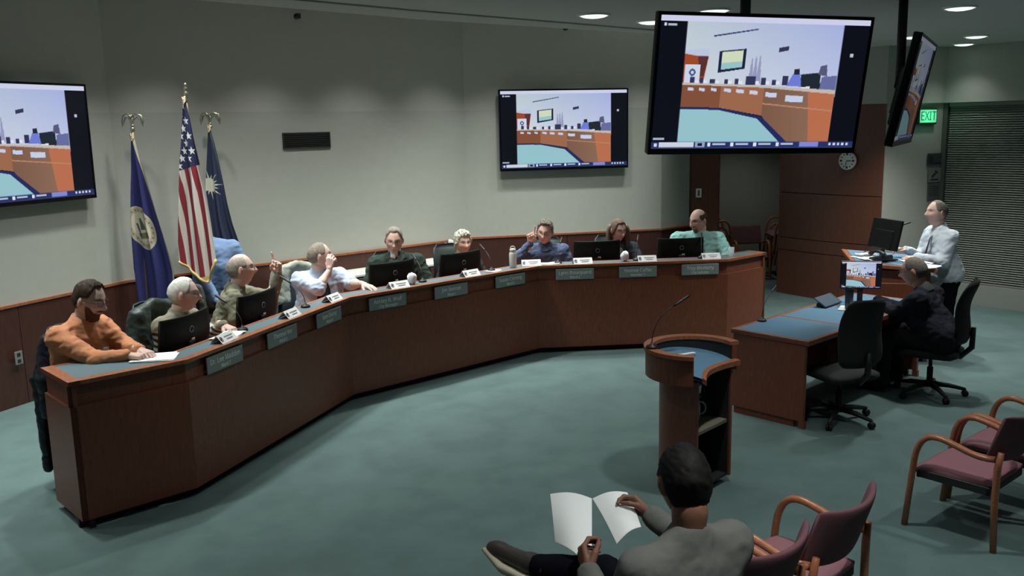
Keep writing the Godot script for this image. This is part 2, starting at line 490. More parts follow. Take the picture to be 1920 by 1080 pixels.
# ---------------------------------------------------------------- dais
func dais() -> void:
	var o := thing("dais", "long angled wooden council dais with teal worktop that nine people sit behind", "dais")
	for i in FRONT.size() - 1:
		part("front_panel", strip(FRONT, 0.0, 0.035, 0.06, 0.812, i, i + 1), M.wood, o)
		part("fascia", strip(FRONT, 0.022, 0.05, 0.812, 0.952, i, i + 1), M.wood, o)
		part("toe_kick", strip(FRONT, 0.06, 0.09, 0.0, 0.06, i, i + 1), M.kick, o)
	# worktop: wooden border round a teal inlay
	part("end_top", strip(FRONT, 0.03, 0.51, 0.945, 0.972, 0, 1), M.wood, o)
	part("ledge", strip(FRONT, 0.03, 0.225, 0.945, 0.972, 1, 5), M.wood, o)
	part("border", strip(FRONT, -0.012, 0.055, 0.952, 0.978), M.wood_edge, o)
	part("border", strip(FRONT, 0.49, 0.52, 0.95, 0.978, 0, 1), M.wood_edge, o)
	part("border", strip(FRONT, 0.205, 0.235, 0.95, 0.978, 1, 5), M.wood_edge, o)
	part("ledge_back", strip(FRONT, 0.20, 0.225, 0.758, 0.95, 1, 5), M.wood, o)
	part("desk", strip(FRONT, 0.05, 0.80, 0.73, 0.758, 1, 5), M.wood_edge, o)
	var A := offset_path(FRONT, -0.012); var B := offset_path(FRONT, 0.52); B[5] = offset_path(FRONT, 0.235)[5]
	var endA := (FRONT[1] - FRONT[0]).normalized() * 0.075; var endB := (FRONT[4] - FRONT[5]).normalized() * 0.075
	var ea := FRONT.duplicate(); ea[0] = FRONT[0] + endA; ea[5] = FRONT[5] + endB
	part("border", Sh.new().prism(PackedVector2Array([A[0], A[0] + endA, B[0] + endA, B[0]]), 0.951, 0.979).done(), M.wood_edge, o)
	part("border", Sh.new().prism(PackedVector2Array([A[5], A[5] + endB, B[5] + endB, B[5]]), 0.951, 0.979).done(), M.wood_edge, o)
	part("inlay", strip(ea, 0.055, 0.49, 0.96, 0.9765, 0, 1), M.inlay, o)
	part("inlay", strip(ea, 0.055, 0.205, 0.96, 0.9765, 1, 5), M.inlay, o)
	# end panels
	for k in [0, 5]:
		var s := 1.0 if k == 0 else -1.0
		var d := (FRONT[1] - FRONT[0]).normalized() if k == 0 else (FRONT[4] - FRONT[5]).normalized()
		var n := Vector2(d.y, -d.x) * s
		var f := FRONT[k]
		part("end_panel", Sh.new().prism(PackedVector2Array([f + d * 0.002, f + d * 0.04, f + d * 0.04 + n * 0.5, f + d * 0.002 + n * 0.5]), 0.06, 0.812).done(), M.wood, o)
		part("end_fascia", Sh.new().prism(PackedVector2Array([f + d * 0.022, f + d * 0.05, f + d * 0.05 + n * 0.5, f + d * 0.022 + n * 0.5]), 0.812, 0.952).done(), M.wood, o)
		part("toe_kick", Sh.new().prism(PackedVector2Array([f + d * 0.05, f + d * 0.08, f + d * 0.08 + n * 0.5, f + d * 0.05 + n * 0.5]), 0.0, 0.06).done(), M.kick, o)
	# support walls under the worktop, on the far side
	for i in range(1, 5):
		var dirn := (offset_path(FRONT, 1.0)[i] - FRONT[i]).normalized()
		var sd := dirn.orthogonal() * 0.02
		var q := FRONT[i]
		part("support_panel", Sh.new().prism(PackedVector2Array([q + dirn * 0.1 - sd, q + dirn * 0.1 + sd, q + dirn * 0.7 + sd, q + dirn * 0.7 - sd]), 0.0, 0.73).done(), M.wood, o)

# ---------------------------------------------------------------- screens
# the picture that every screen shows: a view of this same dais with a task bar, flat print on glass
func poly_fill(im: Image, pts: Array, c: Color) -> void:
	var w := im.get_width(); var h := im.get_height()
	var lo := 1e9; var hi := -1e9
	for q in pts:
		lo = minf(lo, q[1]); hi = maxf(hi, q[1])
	for y in range(maxi(0, int(lo)), mini(h, int(ceil(hi)))):
		var xs := []
		for i in pts.size():
			var a = pts[i]; var b = pts[(i + 1) % pts.size()]
			var yy := y + 0.5
			if (a[1] <= yy) != (b[1] <= yy):
				xs.append(a[0] + (yy - a[1]) / (b[1] - a[1]) * (b[0] - a[0]))
		xs.sort()
		for i in range(0, xs.size() - 1, 2):
			var x0 := clampi(roundi(xs[i]), 0, w); var x1 := clampi(roundi(xs[i + 1]), 0, w)
			if x1 > x0:
				im.fill_rect(Rect2i(x0, y, x1 - x0, 1), c)

func grad_fill(im: Image, r: Rect2i, a: Color, b: Color, c: Color, d: Color) -> void:
	for y in r.size.y:
		var t := float(y) / r.size.y
		for x in range(0, r.size.x, 4):
			var s := float(x) / r.size.x
			im.fill_rect(Rect2i(r.position.x + x, r.position.y + y, 4, 1), a.lerp(b, s).lerp(c.lerp(d, s), t))

func feed() -> Image:
	var im := Image.create(640, 360, false, Image.FORMAT_RGB8)
	im.fill(c8(14, 16, 26))
	grad_fill(im, Rect2i(78, 14, 480, 200), c8(190, 204, 214), c8(168, 180, 226), c8(214, 222, 226), c8(196, 204, 232))
	im.fill_rect(Rect2i(0, 0, 640, 15), c8(206, 210, 236))
	# wall top line, wood at left, wall screen, vent, flags
	poly_fill(im, [[160, 50], [292, 30], [292, 33], [160, 54]], c8(58, 66, 110))
	poly_fill(im, [[78, 92], [150, 84], [150, 120], [78, 120]], c8(190, 200, 226))
	poly_fill(im, [[78, 100], [118, 106], [150, 106], [140, 175], [78, 178]], c8(160, 74, 44))
	poly_fill(im, [[118, 106], [150, 106], [140, 160], [128, 160]], c8(92, 50, 50))
	im.fill_rect(Rect2i(82, 128, 46, 50), c8(206, 216, 236))
	for k in 24:
		var a := TAU * k / 24
		im.fill_rect(Rect2i(103 + int(cos(a) * 8), 148 + int(sin(a) * 8), 4, 4), c8(70, 84, 130))
	poly_fill(im, [[182, 92], [262, 84], [262, 138], [182, 150]], c8(30, 36, 66))
	poly_fill(im, [[190, 94], [254, 88], [254, 134], [190, 142]], c8(210, 220, 190))
	poly_fill(im, [[190, 124], [254, 118], [254, 134], [190, 142]], c8(150, 200, 200))
	poly_fill(im, [[362, 80], [392, 75], [392, 86], [362, 92]], c8(52, 56, 84))
	for f in [[282, 110], [294, 104], [306, 102]]:
		poly_fill(im, [[f[0], f[1]], [f[0] + 3, f[1]], [f[0] + 10, 178], [f[0] - 6, 178]], c8(150, 156, 190))
	# people and monitors along the top of the dais
	var base := 178
	for q in [[100, 14, 16], [130, 10, 14], [160, 16, 10], [205, 10, 10], [236, 12, 12], [270, 30, 20], [318, 14, 16], [352, 12, 10], [384, 18, 22]]:
		im.fill_rect(Rect2i(q[0], base - q[2], q[1], q[2] + 4), c8(50, 56, 86))
		im.fill_rect(Rect2i(q[0] + q[1], base - 6, 12, 8), c8(226, 230, 240))
	poly_fill(im, [[398, 184], [416, 150], [436, 148], [450, 186]], c8(112, 126, 214))
	poly_fill(im, [[418, 152], [418, 138], [434, 136], [436, 152]], c8(42, 40, 60))
	poly_fill(im, [[440, 152], [502, 146], [506, 192], [446, 190]], c8(34, 42, 52))
	poly_fill(im, [[504, 192], [508, 158], [556, 154], [556, 194]], c8(104, 110, 160))
	poly_fill(im, [[496, 152], [500, 128], [520, 124], [524, 156]], c8(90, 90, 124))
	poly_fill(im, [[440, 188], [474, 184], [474, 194], [440, 198]], c8(226, 230, 236))
	# the dais and the floor
	poly_fill(im, [[78, 178], [220, 180], [556, 194], [556, 206], [220, 188], [78, 186]], c8(196, 186, 178))
	poly_fill(im, [[78, 184], [196, 186], [196, 246], [78, 244]], c8(132, 82, 60))
	poly_fill(im, [[196, 186], [330, 190], [330, 268], [196, 246]], c8(158, 106, 78))
	poly_fill(im, [[330, 190], [556, 206], [556, 342], [404, 342], [330, 268]], c8(140, 104, 84))
	for k in 20: # the wood gets lighter towards the lens
		var u0 := 330 + k * 11.3
		poly_fill(im, [[u0, 190 + k * 0.8], [u0 + 12, 191 + k * 0.8], [u0 + 12, minf(342, 268 + (k + 1) * 11.3)], [u0, minf(342, 268 + k * 11.3)]], c8(126 + k, 92 + k, 74 + k))
	poly_fill(im, [[470, 200], [556, 206], [556, 342], [490, 342]], c8(186, 112, 80))
	poly_fill(im, [[330, 232], [556, 252], [556, 256], [330, 236]], c8(190, 134, 106))
	for q in [[96, 190, 18], [130, 191, 18], [166, 191, 18], [206, 192, 22], [244, 194, 24], [286, 197, 26], [336, 202, 36], [400, 210, 56]]:
		poly_fill(im, [[q[0], q[1]], [q[0] + q[2], q[1] + 2], [q[0] + q[2], q[1] + 6 + q[2] / 4.0], [q[0], q[1] + 4 + q[2] / 4.0]], c8(198, 210, 236))
	poly_fill(im, [[78, 244], [196, 246], [330, 270], [420, 342], [78, 342]], c8(36, 44, 96))
	poly_fill(im, [[78, 250], [194, 252], [318, 276], [396, 342], [78, 342]], c8(150, 196, 206))
	# task bar
	im.fill_rect(Rect2i(0, 342, 640, 18), c8(40, 52, 104))
	im.fill_rect(Rect2i(8, 346, 10, 9), c8(220, 224, 236))
	im.fill_rect(Rect2i(24, 343, 106, 14), c8(206, 214, 226))
	im.fill_rect(Rect2i(134, 343, 30, 14), c8(150, 166, 200))
	im.fill_rect(Rect2i(142, 346, 14, 8), c8(16, 20, 40))
	for k in 4:
		im.fill_rect(Rect2i(172 + k * 72, 344, 10, 11), c8(226, 230, 240))
		im.fill_rect(Rect2i(188 + k * 72, 346, 40, 5), c8(190, 200, 226))
	im.fill_rect(Rect2i(464, 343, 62, 14), c8(128, 138, 214))
	for k in 5:
		im.fill_rect(Rect2i(560 + k * 14, 346, 8, 7), c8(210, 216, 232))
	im.fill_rect(Rect2i(10, 20, 8, 8), c8(220, 224, 236))
	im.fill_rect(Rect2i(22, 22, 26, 5), c8(190, 196, 214))
	im.fill_rect(Rect2i(588, 92, 12, 10), c8(190, 196, 214))
	im.fill_rect(Rect2i(4, 330, 34, 6), c8(170, 176, 200))
	im.resize(300, 168, Image.INTERPOLATE_BILINEAR)
	im.resize(640, 360, Image.INTERPOLATE_CUBIC)
	return im

var feed_mat: StandardMaterial3D

func tv(label: String, xf: Transform3D, w: float, h: float, light: float, picture: Material = null) -> Node3D:
	var o := thing("hanging_screen" if "hanging from" in label else "wall_screen", label, "screen")
	o.transform = xf
	part("casing", Sh.new().box(Vector3(0, 0, -0.03), Vector3(w, h, 0.05), 0.008).box(Vector3(0, -0.05, -0.075), Vector3(w * 0.6, h * 0.55, 0.05), 0.02).done(), M.blackgloss, o)
	var b := 0.022
	var bz := Sh.new()
	for e in [[-w / 2 + b / 2, 0.0, b, h], [w / 2 - b / 2, 0.0, b, h], [0.0, h / 2 - b / 2, w - 2 * b, b], [0.0, -h / 2 + 0.02, w - 2 * b, 0.04]]:
		bz.box(Vector3(e[0], e[1], -0.001), Vector3(e[2], e[3], 0.014), 0.003)
	part("bezel", bz.done(), M.blackgloss, o)
	var x := w / 2 - b; var y0 := -h / 2 + 0.04; var y1 := h / 2 - b
	var sc := Sh.new()
	sc.quv(Vector3(-x, y0, 0.0), Vector3(x, y0, 0.0), Vector3(x, y1, 0.0), Vector3(-x, y1, 0.0))
	part("display", sc.done(), picture if picture != null else feed_mat, o)
	var l := AreaLight3D.new()
	l.name = "display_light"
	o.add_child(l)
	l.position = Vector3(0, 0, 0.02)
	l.rotation.y = PI
	l.area_size = Vector2(w - 0.1, h - 0.1)
	l.light_color = Color(0.72, 0.8, 1.0)
	l.light_energy = light
	l.area_range = 20.0
	l.shadow_enabled = true
	return o

func screens() -> void:
	feed_mat = mat(Color.BLACK, 0.3)
	var tex := ImageTexture.create_from_image(feed())
	feed_mat.emission_enabled = true
	feed_mat.emission_texture = tex
	feed_mat.emission = Color.WHITE
	feed_mat.emission_operator = BaseMaterial3D.EMISSION_OP_MULTIPLY
	feed_mat.emission_energy_multiplier = 0.95
	var d2 := (HALL[3] - HALL[2]).normalized(); var n2 := Vector2(-d2.y, d2.x)
	var p := Vector2(0.757, -12.94) + n2 * 0.12
	tv("flat screen on the wall between the bearded man and the hanging screens", tf(Vector3(p.x, 2.415, p.y), -atan2(d2.y, d2.x)), 1.86, 1.11, 0.35)
	var d0 := (HALL[1] - HALL[0]).normalized(); var n0 := Vector2(-d0.y, d0.x)
	p = Vector2(-4.245, -9.15) - d0 * 0.93 + n0 * 0.12
	tv("flat screen on the wall left of the flags, cut off by the frame", tf(Vector3(p.x, 2.415, p.y), -atan2(d0.y, d0.x)), 1.86, 1.11, 0.35)
	var a := tv("large screen hanging from the ceiling that faces the camera", tf(Vector3(1.650, 2.705, -6.035), 0.213, 0.155, -0.021), 1.5, 0.893, 0.3)
	hang(a, Vector3(1.575, CEIL, -6.19), 0.5)
	var dim: StandardMaterial3D = feed_mat.duplicate()
	dim.emission_energy_multiplier = 0.2
	var b := tv("screen hanging from the ceiling seen nearly edge on", tf(Vector3(3.131, 2.6675, -7.106), 1.066, 0.203), 1.35, 0.804, 0.1, dim)
	hang(b, Vector3(3.00, CEIL, -7.10), 0.68)

func hang(o: Node3D, top: Vector3, drop: float) -> void:
	var inv := o.transform.affine_inverse()
	var s := Sh.new().smooth(true)
	s.tube([inv * top, inv * (top - Vector3(0, drop, 0))], 0.034, 14)
	s.lathe([Vector2(0.07, -0.02), Vector2(0.08, 0.0), Vector2(0.08, 0.0)], 16, inv * Transform3D(Basis(), top))
	part("pole", s.done(), M.black, o)
	var m := inv * (top - Vector3(0, drop - 0.06, 0))
	var q := Sh.new()
	q.box(Vector3(m.x, m.y, (m.z - 0.09) * 0.5), Vector3(0.1, 0.12, absf(m.z + 0.09) + 0.05), 0.005)
	q.box(Vector3(0, 0, -0.11), Vector3(0.5, 0.36, 0.025), 0.004)
	part("bracket", q.done(), M.black, o)

# ---------------------------------------------------------------- furniture
func text(called: String, words: String, size: float, m: Material, parent: Node, xf: Transform3D, serif := false) -> MeshInstance3D:
	var t := TextMesh.new()
	t.text = words
	var f := SystemFont.new()
	f.font_names = PackedStringArray(["Droid Serif" if serif else "Droid Sans"])
	t.font = f
	t.font_size = 32
	t.pixel_size = size / 32.0
	t.depth = 0.001
	t.curve_step = 2.0
	return part(called, t, m, parent, xf)

var armchair_proto: Node3D

func armchair(label: String, at: Vector3, turn: float, group := "") -> Node3D:
	if armchair_proto != null:
		return copy(armchair_proto, "armchair", label, at, turn, group)
	var o := thing("armchair", label, "armchair", at, turn, group)
	armchair_proto = o
	var st := Sh.new().smooth(true)
	var rings := []
	for i in 9:
		var t := i / 8.0
		var z := lerpf(-0.245, 0.215, t)
		var drop := 0.035 * pow(maxf(0.0, 1.0 - t * 4.0), 2.0)
		var dip := -0.012 * sin(PI * t)
		var y := 0.415 - drop + dip
		var w := 0.235
		var r := PackedVector3Array()
		for k in 20:
			var a := -TAU * k / 20
			var cx := cos(a); var sy := sin(a)
			r.append(Vector3(signf(cx) * pow(absf(cx), 0.35) * w, y - 0.03 + signf(sy) * pow(absf(sy), 0.55) * (0.034 if t > 0.05 and t < 0.97 else 0.018), z))
		rings.append(r)
	st.loft(rings)
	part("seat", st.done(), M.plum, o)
	var fr := Sh.new()
	fr.box(Vector3(0, 0.34, -0.205), Vector3(0.48, 0.045, 0.022), 0.004).box(Vector3(0, 0.34, 0.2), Vector3(0.48, 0.045, 0.022), 0.004)
	for s in [-1, 1]:
		fr.box(Vector3(0.23 * s, 0.345, 0.0), Vector3(0.02, 0.05, 0.42), 0.004)
	part("seat_rail", fr.done(), M.dark, o)
	var bk := Sh.new().smooth(true)
	rings = []
	for i in 15:
		var t := i / 14.0
		var x := lerpf(-0.255, 0.255, t)
		var bow := 0.075 * pow(absf(t * 2.0 - 1.0), 2.0)
		var r := PackedVector3Array()
		var thick := 0.02 if i > 0 and i < 14 else 0.012
		var tall := 0.145 if i > 0 and i < 14 else 0.135
		for k in 20:
			var a := -TAU * k / 20
			var vy := signf(cos(a)) * pow(absf(cos(a)), 0.4) * tall
			var vz := signf(sin(a)) * pow(absf(sin(a)), 0.6) * thick
			var lift := 0.02 * pow(absf(t * 2.0 - 1.0), 2.0)
			r.append(Vector3(x, 0.655 + vy + lift, 0.305 - bow + vy * 0.32 - vz))
		rings.append(r)
	bk.loft(rings)
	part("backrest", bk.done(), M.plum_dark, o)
	for s in [-1.0, 1.0]:
		var pts := [Vector3(0.262 * s, 0.0, -0.262), Vector3(0.262 * s, 0.22, -0.243), Vector3(0.262 * s, 0.40, -0.226)]
		pts += bez(Vector3(0.262 * s, 0.44, -0.222), Vector3(0.262 * s, 0.58, -0.205), Vector3(0.262 * s, 0.615, -0.14), Vector3(0.262 * s, 0.600, -0.06), 8)
		pts += bez(Vector3(0.262 * s, 0.596, -0.04), Vector3(0.262 * s, 0.575, 0.06), Vector3(0.262 * s, 0.535, 0.13), Vector3(0.258 * s, 0.555, 0.235), 7)
		var arm := Sh.new().smooth(true).tube(pts, 0.0185, 10, 1.25, Vector3.RIGHT)
		part("arm", arm.done(), M.bentwood, o)
		var leg := Sh.new().smooth(true).tube([Vector3(0.262 * s, 0.0, 0.262), Vector3(0.262 * s, 0.3, 0.25), Vector3(0.26 * s, 0.5, 0.252), Vector3(0.25 * s, 0.60, 0.262)], [0.018, 0.02, 0.02, 0.016], 10)
		part("rear_leg", leg.done(), M.bentwood, o)
	return o

var office_proto := {}

func office_chair(kind: String, label: String, at: Vector3, turn: float, seat := 0.46, group := "") -> Node3D:
	if office_proto.has(kind):
		return copy(office_proto[kind], "office_chair", label, at, turn, group)
	var o := thing("office_chair", label, "office chair", at, turn, group)
	office_proto[kind] = o
	var fab: Material = M.leather if kind == "leather" else M.office
	for i in 5:
		var a := TAU * i / 5 + 0.35
		var d := Vector3(sin(a), 0, cos(a))
		part("base_leg", Sh.new().smooth(true).tube([Vector3(0, 0.105, 0) + d * 0.02, Vector3(0, 0.095, 0) + d * 0.16, Vector3(0, 0.066, 0) + d * 0.30], [0.026, 0.022, 0.015], 8).done(), M.black, o)
		var cs := Sh.new().smooth(true)
		var side := d.cross(Vector3.UP)
		for s in [-1.0, 1.0]:
			cs.lathe([Vector2(0.001, -0.01), Vector2(0.024, -0.01), Vector2(0.029, -0.004), Vector2(0.029, 0.004), Vector2(0.024, 0.01), Vector2(0.001, 0.01)], 14, Transform3D(Basis(d, side, d.cross(side)), d * 0.30 + Vector3(0, 0.0295, 0) + side * 0.013 * s))
		cs.tube([d * 0.30 + Vector3(0, 0.03, 0), d * 0.30 + Vector3(0, 0.072, 0)], 0.01, 8)
		part("caster", cs.done(), M.black, o)
	part("gas_lift", Sh.new().smooth(true).lathe([Vector2(0.036, 0.08), Vector2(0.036, 0.13), Vector2(0.026, 0.14), Vector2(0.026, 0.26), Vector2(0.016, 0.265), Vector2(0.016, seat - 0.1), Vector2(0.05, seat - 0.095), Vector2(0.06, seat - 0.07)], 16).done(), M.black, o)
	var st := Sh.new().smooth(true)
	var rings := []
	for i in 11:
		var t := i / 10.0
		var z := lerpf(-0.25, 0.24, t)
		var e := sqrt(maxf(0.0, 1.0 - pow(absf(t * 2 - 1), 6.0)))
		var w := 0.20 + 0.05 * e
		var drop := 0.03 * pow(maxf(0.0, 1.0 - t * 3.5), 2.0)
		var r := PackedVector3Array()
		for k in 20:
			var a := -TAU * k / 20
			r.append(Vector3(signf(cos(a)) * pow(absf(cos(a)), 0.5) * w, seat - 0.045 - drop + signf(sin(a)) * pow(absf(sin(a)), 0.7) * (0.02 + 0.026 * e), z))
		rings.append(r)
	st.loft(rings)
	part("seat", st.done(), fab, o)
	var bk := Sh.new().smooth(true)
	rings = []
	var hi := 0.62 if kind == "leather" else 0.56
	for i in 15:
		var t := i / 14.0
		var y := seat + 0.06 + hi * t
		var e := pow(maxf(0.0, 1.0 - pow(absf(t * 2 - 1), 5.0)), 0.5)
		var w := (0.155 + 0.07 * e) * (1.0 - 0.12 * t)
		var zc := 0.235 + 0.035 * cos(t * 5.0) + 0.10 * t
		var r := PackedVector3Array()
		for k in 20:
			var a := TAU * k / 20
			var cx := signf(cos(a)) * pow(absf(cos(a)), 0.6)
			r.append(Vector3(cx * w, y, zc + sin(a) * (0.012 + 0.022 * e) - 0.045 * cx * cx))
		rings.append(r)
	bk.loft(rings)
	part("backrest", bk.done(), fab, o)
	part("back_bracket", Sh.new().smooth(true).tube([Vector3(0, seat - 0.07, 0.05), Vector3(0, seat - 0.075, 0.24), Vector3(0, seat + 0.02, 0.325), Vector3(0, seat + 0.2, 0.33)], [0.022, 0.024, 0.026, 0.02], 8).done(), M.black, o)
	return o

# frames of the dais segments: dist along, offset behind the front face
func on_dais(i: int, u: float, back: float, y := 0.978) -> Vector3:
	var a := FRONT[i]; var b := FRONT[i + 1]
	var d := (b - a).normalized()
	var p := a + d * u + Vector2(d.y, -d.x) * back
	return Vector3(p.x, y, p.y)

func dais_turn(i: int) -> float: # local +z towards the public side
	var d := (FRONT[i + 1] - FRONT[i]).normalized()
	return atan2(-d.y, d.x)

func mic(label: String, at: Vector3, turn: float, reach: float, rise: float, group := "") -> Node3D: # stalk leans towards local +z
	var o := thing("gooseneck_microphone", label, "microphone", at, turn, group)
	part("base", Sh.new().smooth(true).lathe([Vector2(0.04, 0.0), Vector2(0.042, 0.006), Vector2(0.036, 0.018), Vector2(0.012, 0.026), Vector2(0.008, 0.04)], 18).done(), M.black, o)
	var a := Vector3(0, 0.035, 0); var e := Vector3(0, rise, reach)
	var pts := bez(a, Vector3(0, rise * 0.55, 0), Vector3(0, rise * 0.85, reach * 0.45), e, 12)
	part("stalk", Sh.new().smooth(true).tube(pts, 0.0034, 7).done(), M.black, o)
	var d: Vector3 = (pts[12] - pts[11]).normalized()
	part("capsule", Sh.new().smooth(true).tube([e, e + d * 0.02, e + d * 0.13, e + d * 0.15], [0.005, 0.009, 0.010, 0.003], 10).done(), M.black, o)
	return o

var monitor_proto: Node3D

func monitor(label: String, at: Vector3, turn: float, group := "", tilt := 0.12) -> Node3D: # local +z is its back
	if monitor_proto != null:
		return copy(monitor_proto, "monitor", label, at, turn, group)
	var o := thing("monitor", label, "monitor", at, turn, group)
	monitor_proto = o
	var up := Transform3D(Basis(Vector3.RIGHT, tilt), Vector3(0, 0.268, 0.0))
	var sh := Sh.new().smooth(true)
	var rings := []
	for i in 13:
		var t := i / 12.0
		var x := lerpf(-0.265, 0.265, t)
		var bow := 0.035 * (1.0 - pow(t * 2 - 1, 2.0))
		var r := PackedVector3Array()
		for k in 24:
			var a := -TAU * k / 24
			var cy := signf(cos(a)) * pow(absf(cos(a)), 0.3); var cz := signf(sin(a)) * pow(absf(sin(a)), 0.6)
			var th := 0.012 + (0.02 * (1.0 - cy * cy) if cz < 0 else 0.0)
			r.append(up * Vector3(x, cy * 0.158, bow - 0.03 - cz * th))
		rings.append(r)
	sh.loft(rings)
	part("casing", sh.done(), M.shell, o)
	part("stand", Sh.new().box(Vector3(0, 0.12, 0.036), Vector3(0.07, 0.23, 0.02), 0.008).done(), M.black, o)
	part("foot", Sh.new().box(Vector3(0, 0.008, 0.0), Vector3(0.24, 0.016, 0.19), 0.006).done(), M.black, o)
	var em := Sh.new().smooth(true)
	em.tube(em.ring(Vector3.ZERO, Vector3.RIGHT, Vector3.UP, 0.022, 0.022, 20), 0.0028, 6)
	part("emblem", em.done(), M.silver, o, up * tf(Vector3(0, 0.055, 0.039)), "round silver maker's ring on the back")
	part("sticker", Sh.new().box(Vector3(0.02, -0.03, 0.0385), Vector3(0.034, 0.03, 0.002)).done(), M.white, o, up, "white sticker on the back")
	var dp := Sh.new()
	for i in 8:
		var x0 := lerpf(-0.255, 0.255, i / 8.0); var x1 := lerpf(-0.255, 0.255, (i + 1) / 8.0)
		var b0 := 0.035 * (1.0 - pow(x0 / 0.265, 2.0)) - 0.0435; var b1 := 0.035 * (1.0 - pow(x1 / 0.265, 2.0)) - 0.0435
		dp.oq(up * Vector3(x0, -0.14, b0), up * Vector3(x1, -0.14, b1), up * Vector3(x1, 0.148, b1), up * Vector3(x0, 0.148, b0), Vector3(0, 0, -1))
	part("display", dp.done(), M.dimscreen, o)
	return o

func sheet(w: float, h: float, curl: float, nx := 8, nz := 8, th := 0.0012) -> Sh:
	var s := Sh.new().smooth(true)
	var P := func(i: int, j: int, dy: float) -> Vector3:
		var x := w * (float(i) / nx - 0.5); var z := h * (float(j) / nz - 0.5)
		return Vector3(x, dy + curl * (pow(x / w * 2, 2.0) * 0.6 + pow(z / h * 2, 2.0) * 0.4 * (1 if x > 0 else -0.2)), z)
	for i in nx:
		for j in nz:
			s.oq(P.call(i, j, th), P.call(i + 1, j, th), P.call(i + 1, j + 1, th), P.call(i, j + 1, th), Vector3.UP)
			s.oq(P.call(i, j, 0.0), P.call(i + 1, j, 0.0), P.call(i + 1, j + 1, 0.0), P.call(i, j + 1, 0.0), Vector3.DOWN)
	return s

func papers(label: String, at: Vector3, turn: float, n: int, group := "", w := 0.216, h := 0.28) -> Node3D:
	var o := thing("paper_stack", label, "papers", at, turn, group)
	for i in n:
		part("sheet", sheet(w, h, 0.004 + 0.003 * (i % 3)).done(), M.paper, o, tf(Vector3(0.012 * sin(i * 2.3), 0.0008 + 0.0022 * i, 0.01 * cos(i * 1.7)), 0.16 * sin(i * 1.9 + 0.4)))
	return o

func furniture() -> void:
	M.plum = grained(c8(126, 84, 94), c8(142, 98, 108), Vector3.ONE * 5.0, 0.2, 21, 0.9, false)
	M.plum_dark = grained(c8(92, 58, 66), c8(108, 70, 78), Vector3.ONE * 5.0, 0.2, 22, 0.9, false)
	M.bentwood = grained(c8(150, 92, 62), c8(172, 112, 78), Vector3(2, 6, 2), 0.05, 23, 0.35, false)
	M.letter = mat(c8(246, 247, 246), 0.5)
	M.leather = mat(c8(34, 42, 42), 0.42)
	M.office = mat(c8(24, 27, 29), 0.85)
	M.shell = mat(c8(14, 16, 15), 0.62, 0.0, 0.3)
	M.silver = mat(c8(130, 134, 134), 0.35, 0.7)
	M.dimscreen = mat(c8(30, 34, 44), 0.25)
	dais_things()
	podium()
	table()
	lectern()
	back_wall_things()
	# audience chairs
	var right_turn := atan2(0.65, 0.76)
	armchair("plum armchair with bentwood arms at the right edge, nearest the camera there", xz(2.77, -5.24), right_turn)
	armchair("plum armchair behind the right-hand one, cut off by the frame", xz(3.22, -5.62), right_turn)
	var near_turn := atan2(0.69, 0.72)
	armchair("plum armchair two places right of the reading man, whole back in view", xz(1.30, -4.04), near_turn)
	armchair("plum armchair beside the reading man, its back cut off at the bottom", xz(0.86, -3.64), near_turn)
	armchair("plum armchair that the reading man sits in", xz(0.43, -3.24), near_turn)
	# spare chairs in the recess
	for i in 4:
		armchair("wooden armchair in the recess stack beside the pillar, number %s from the floor" % ["one", "two", "three", "four"][i], xz(3.13 + 0.04 * i, -14.5, 0.11 * i), -PI / 2, "armchairs stacked in the recess")
	for i in 4:
		armchair("wooden armchair in the recess stack beside the curved wall, number %s from the floor" % ["one", "two", "three", "four"][i], xz(4.50 - 0.04 * i, -14.42, 0.11 * i), PI / 2, "armchairs stacked in the recess")
	armchair("dark plum chair between the two recess stacks with its broad back showing", xz(3.80, -14.35, 0.0), PI + 0.05)

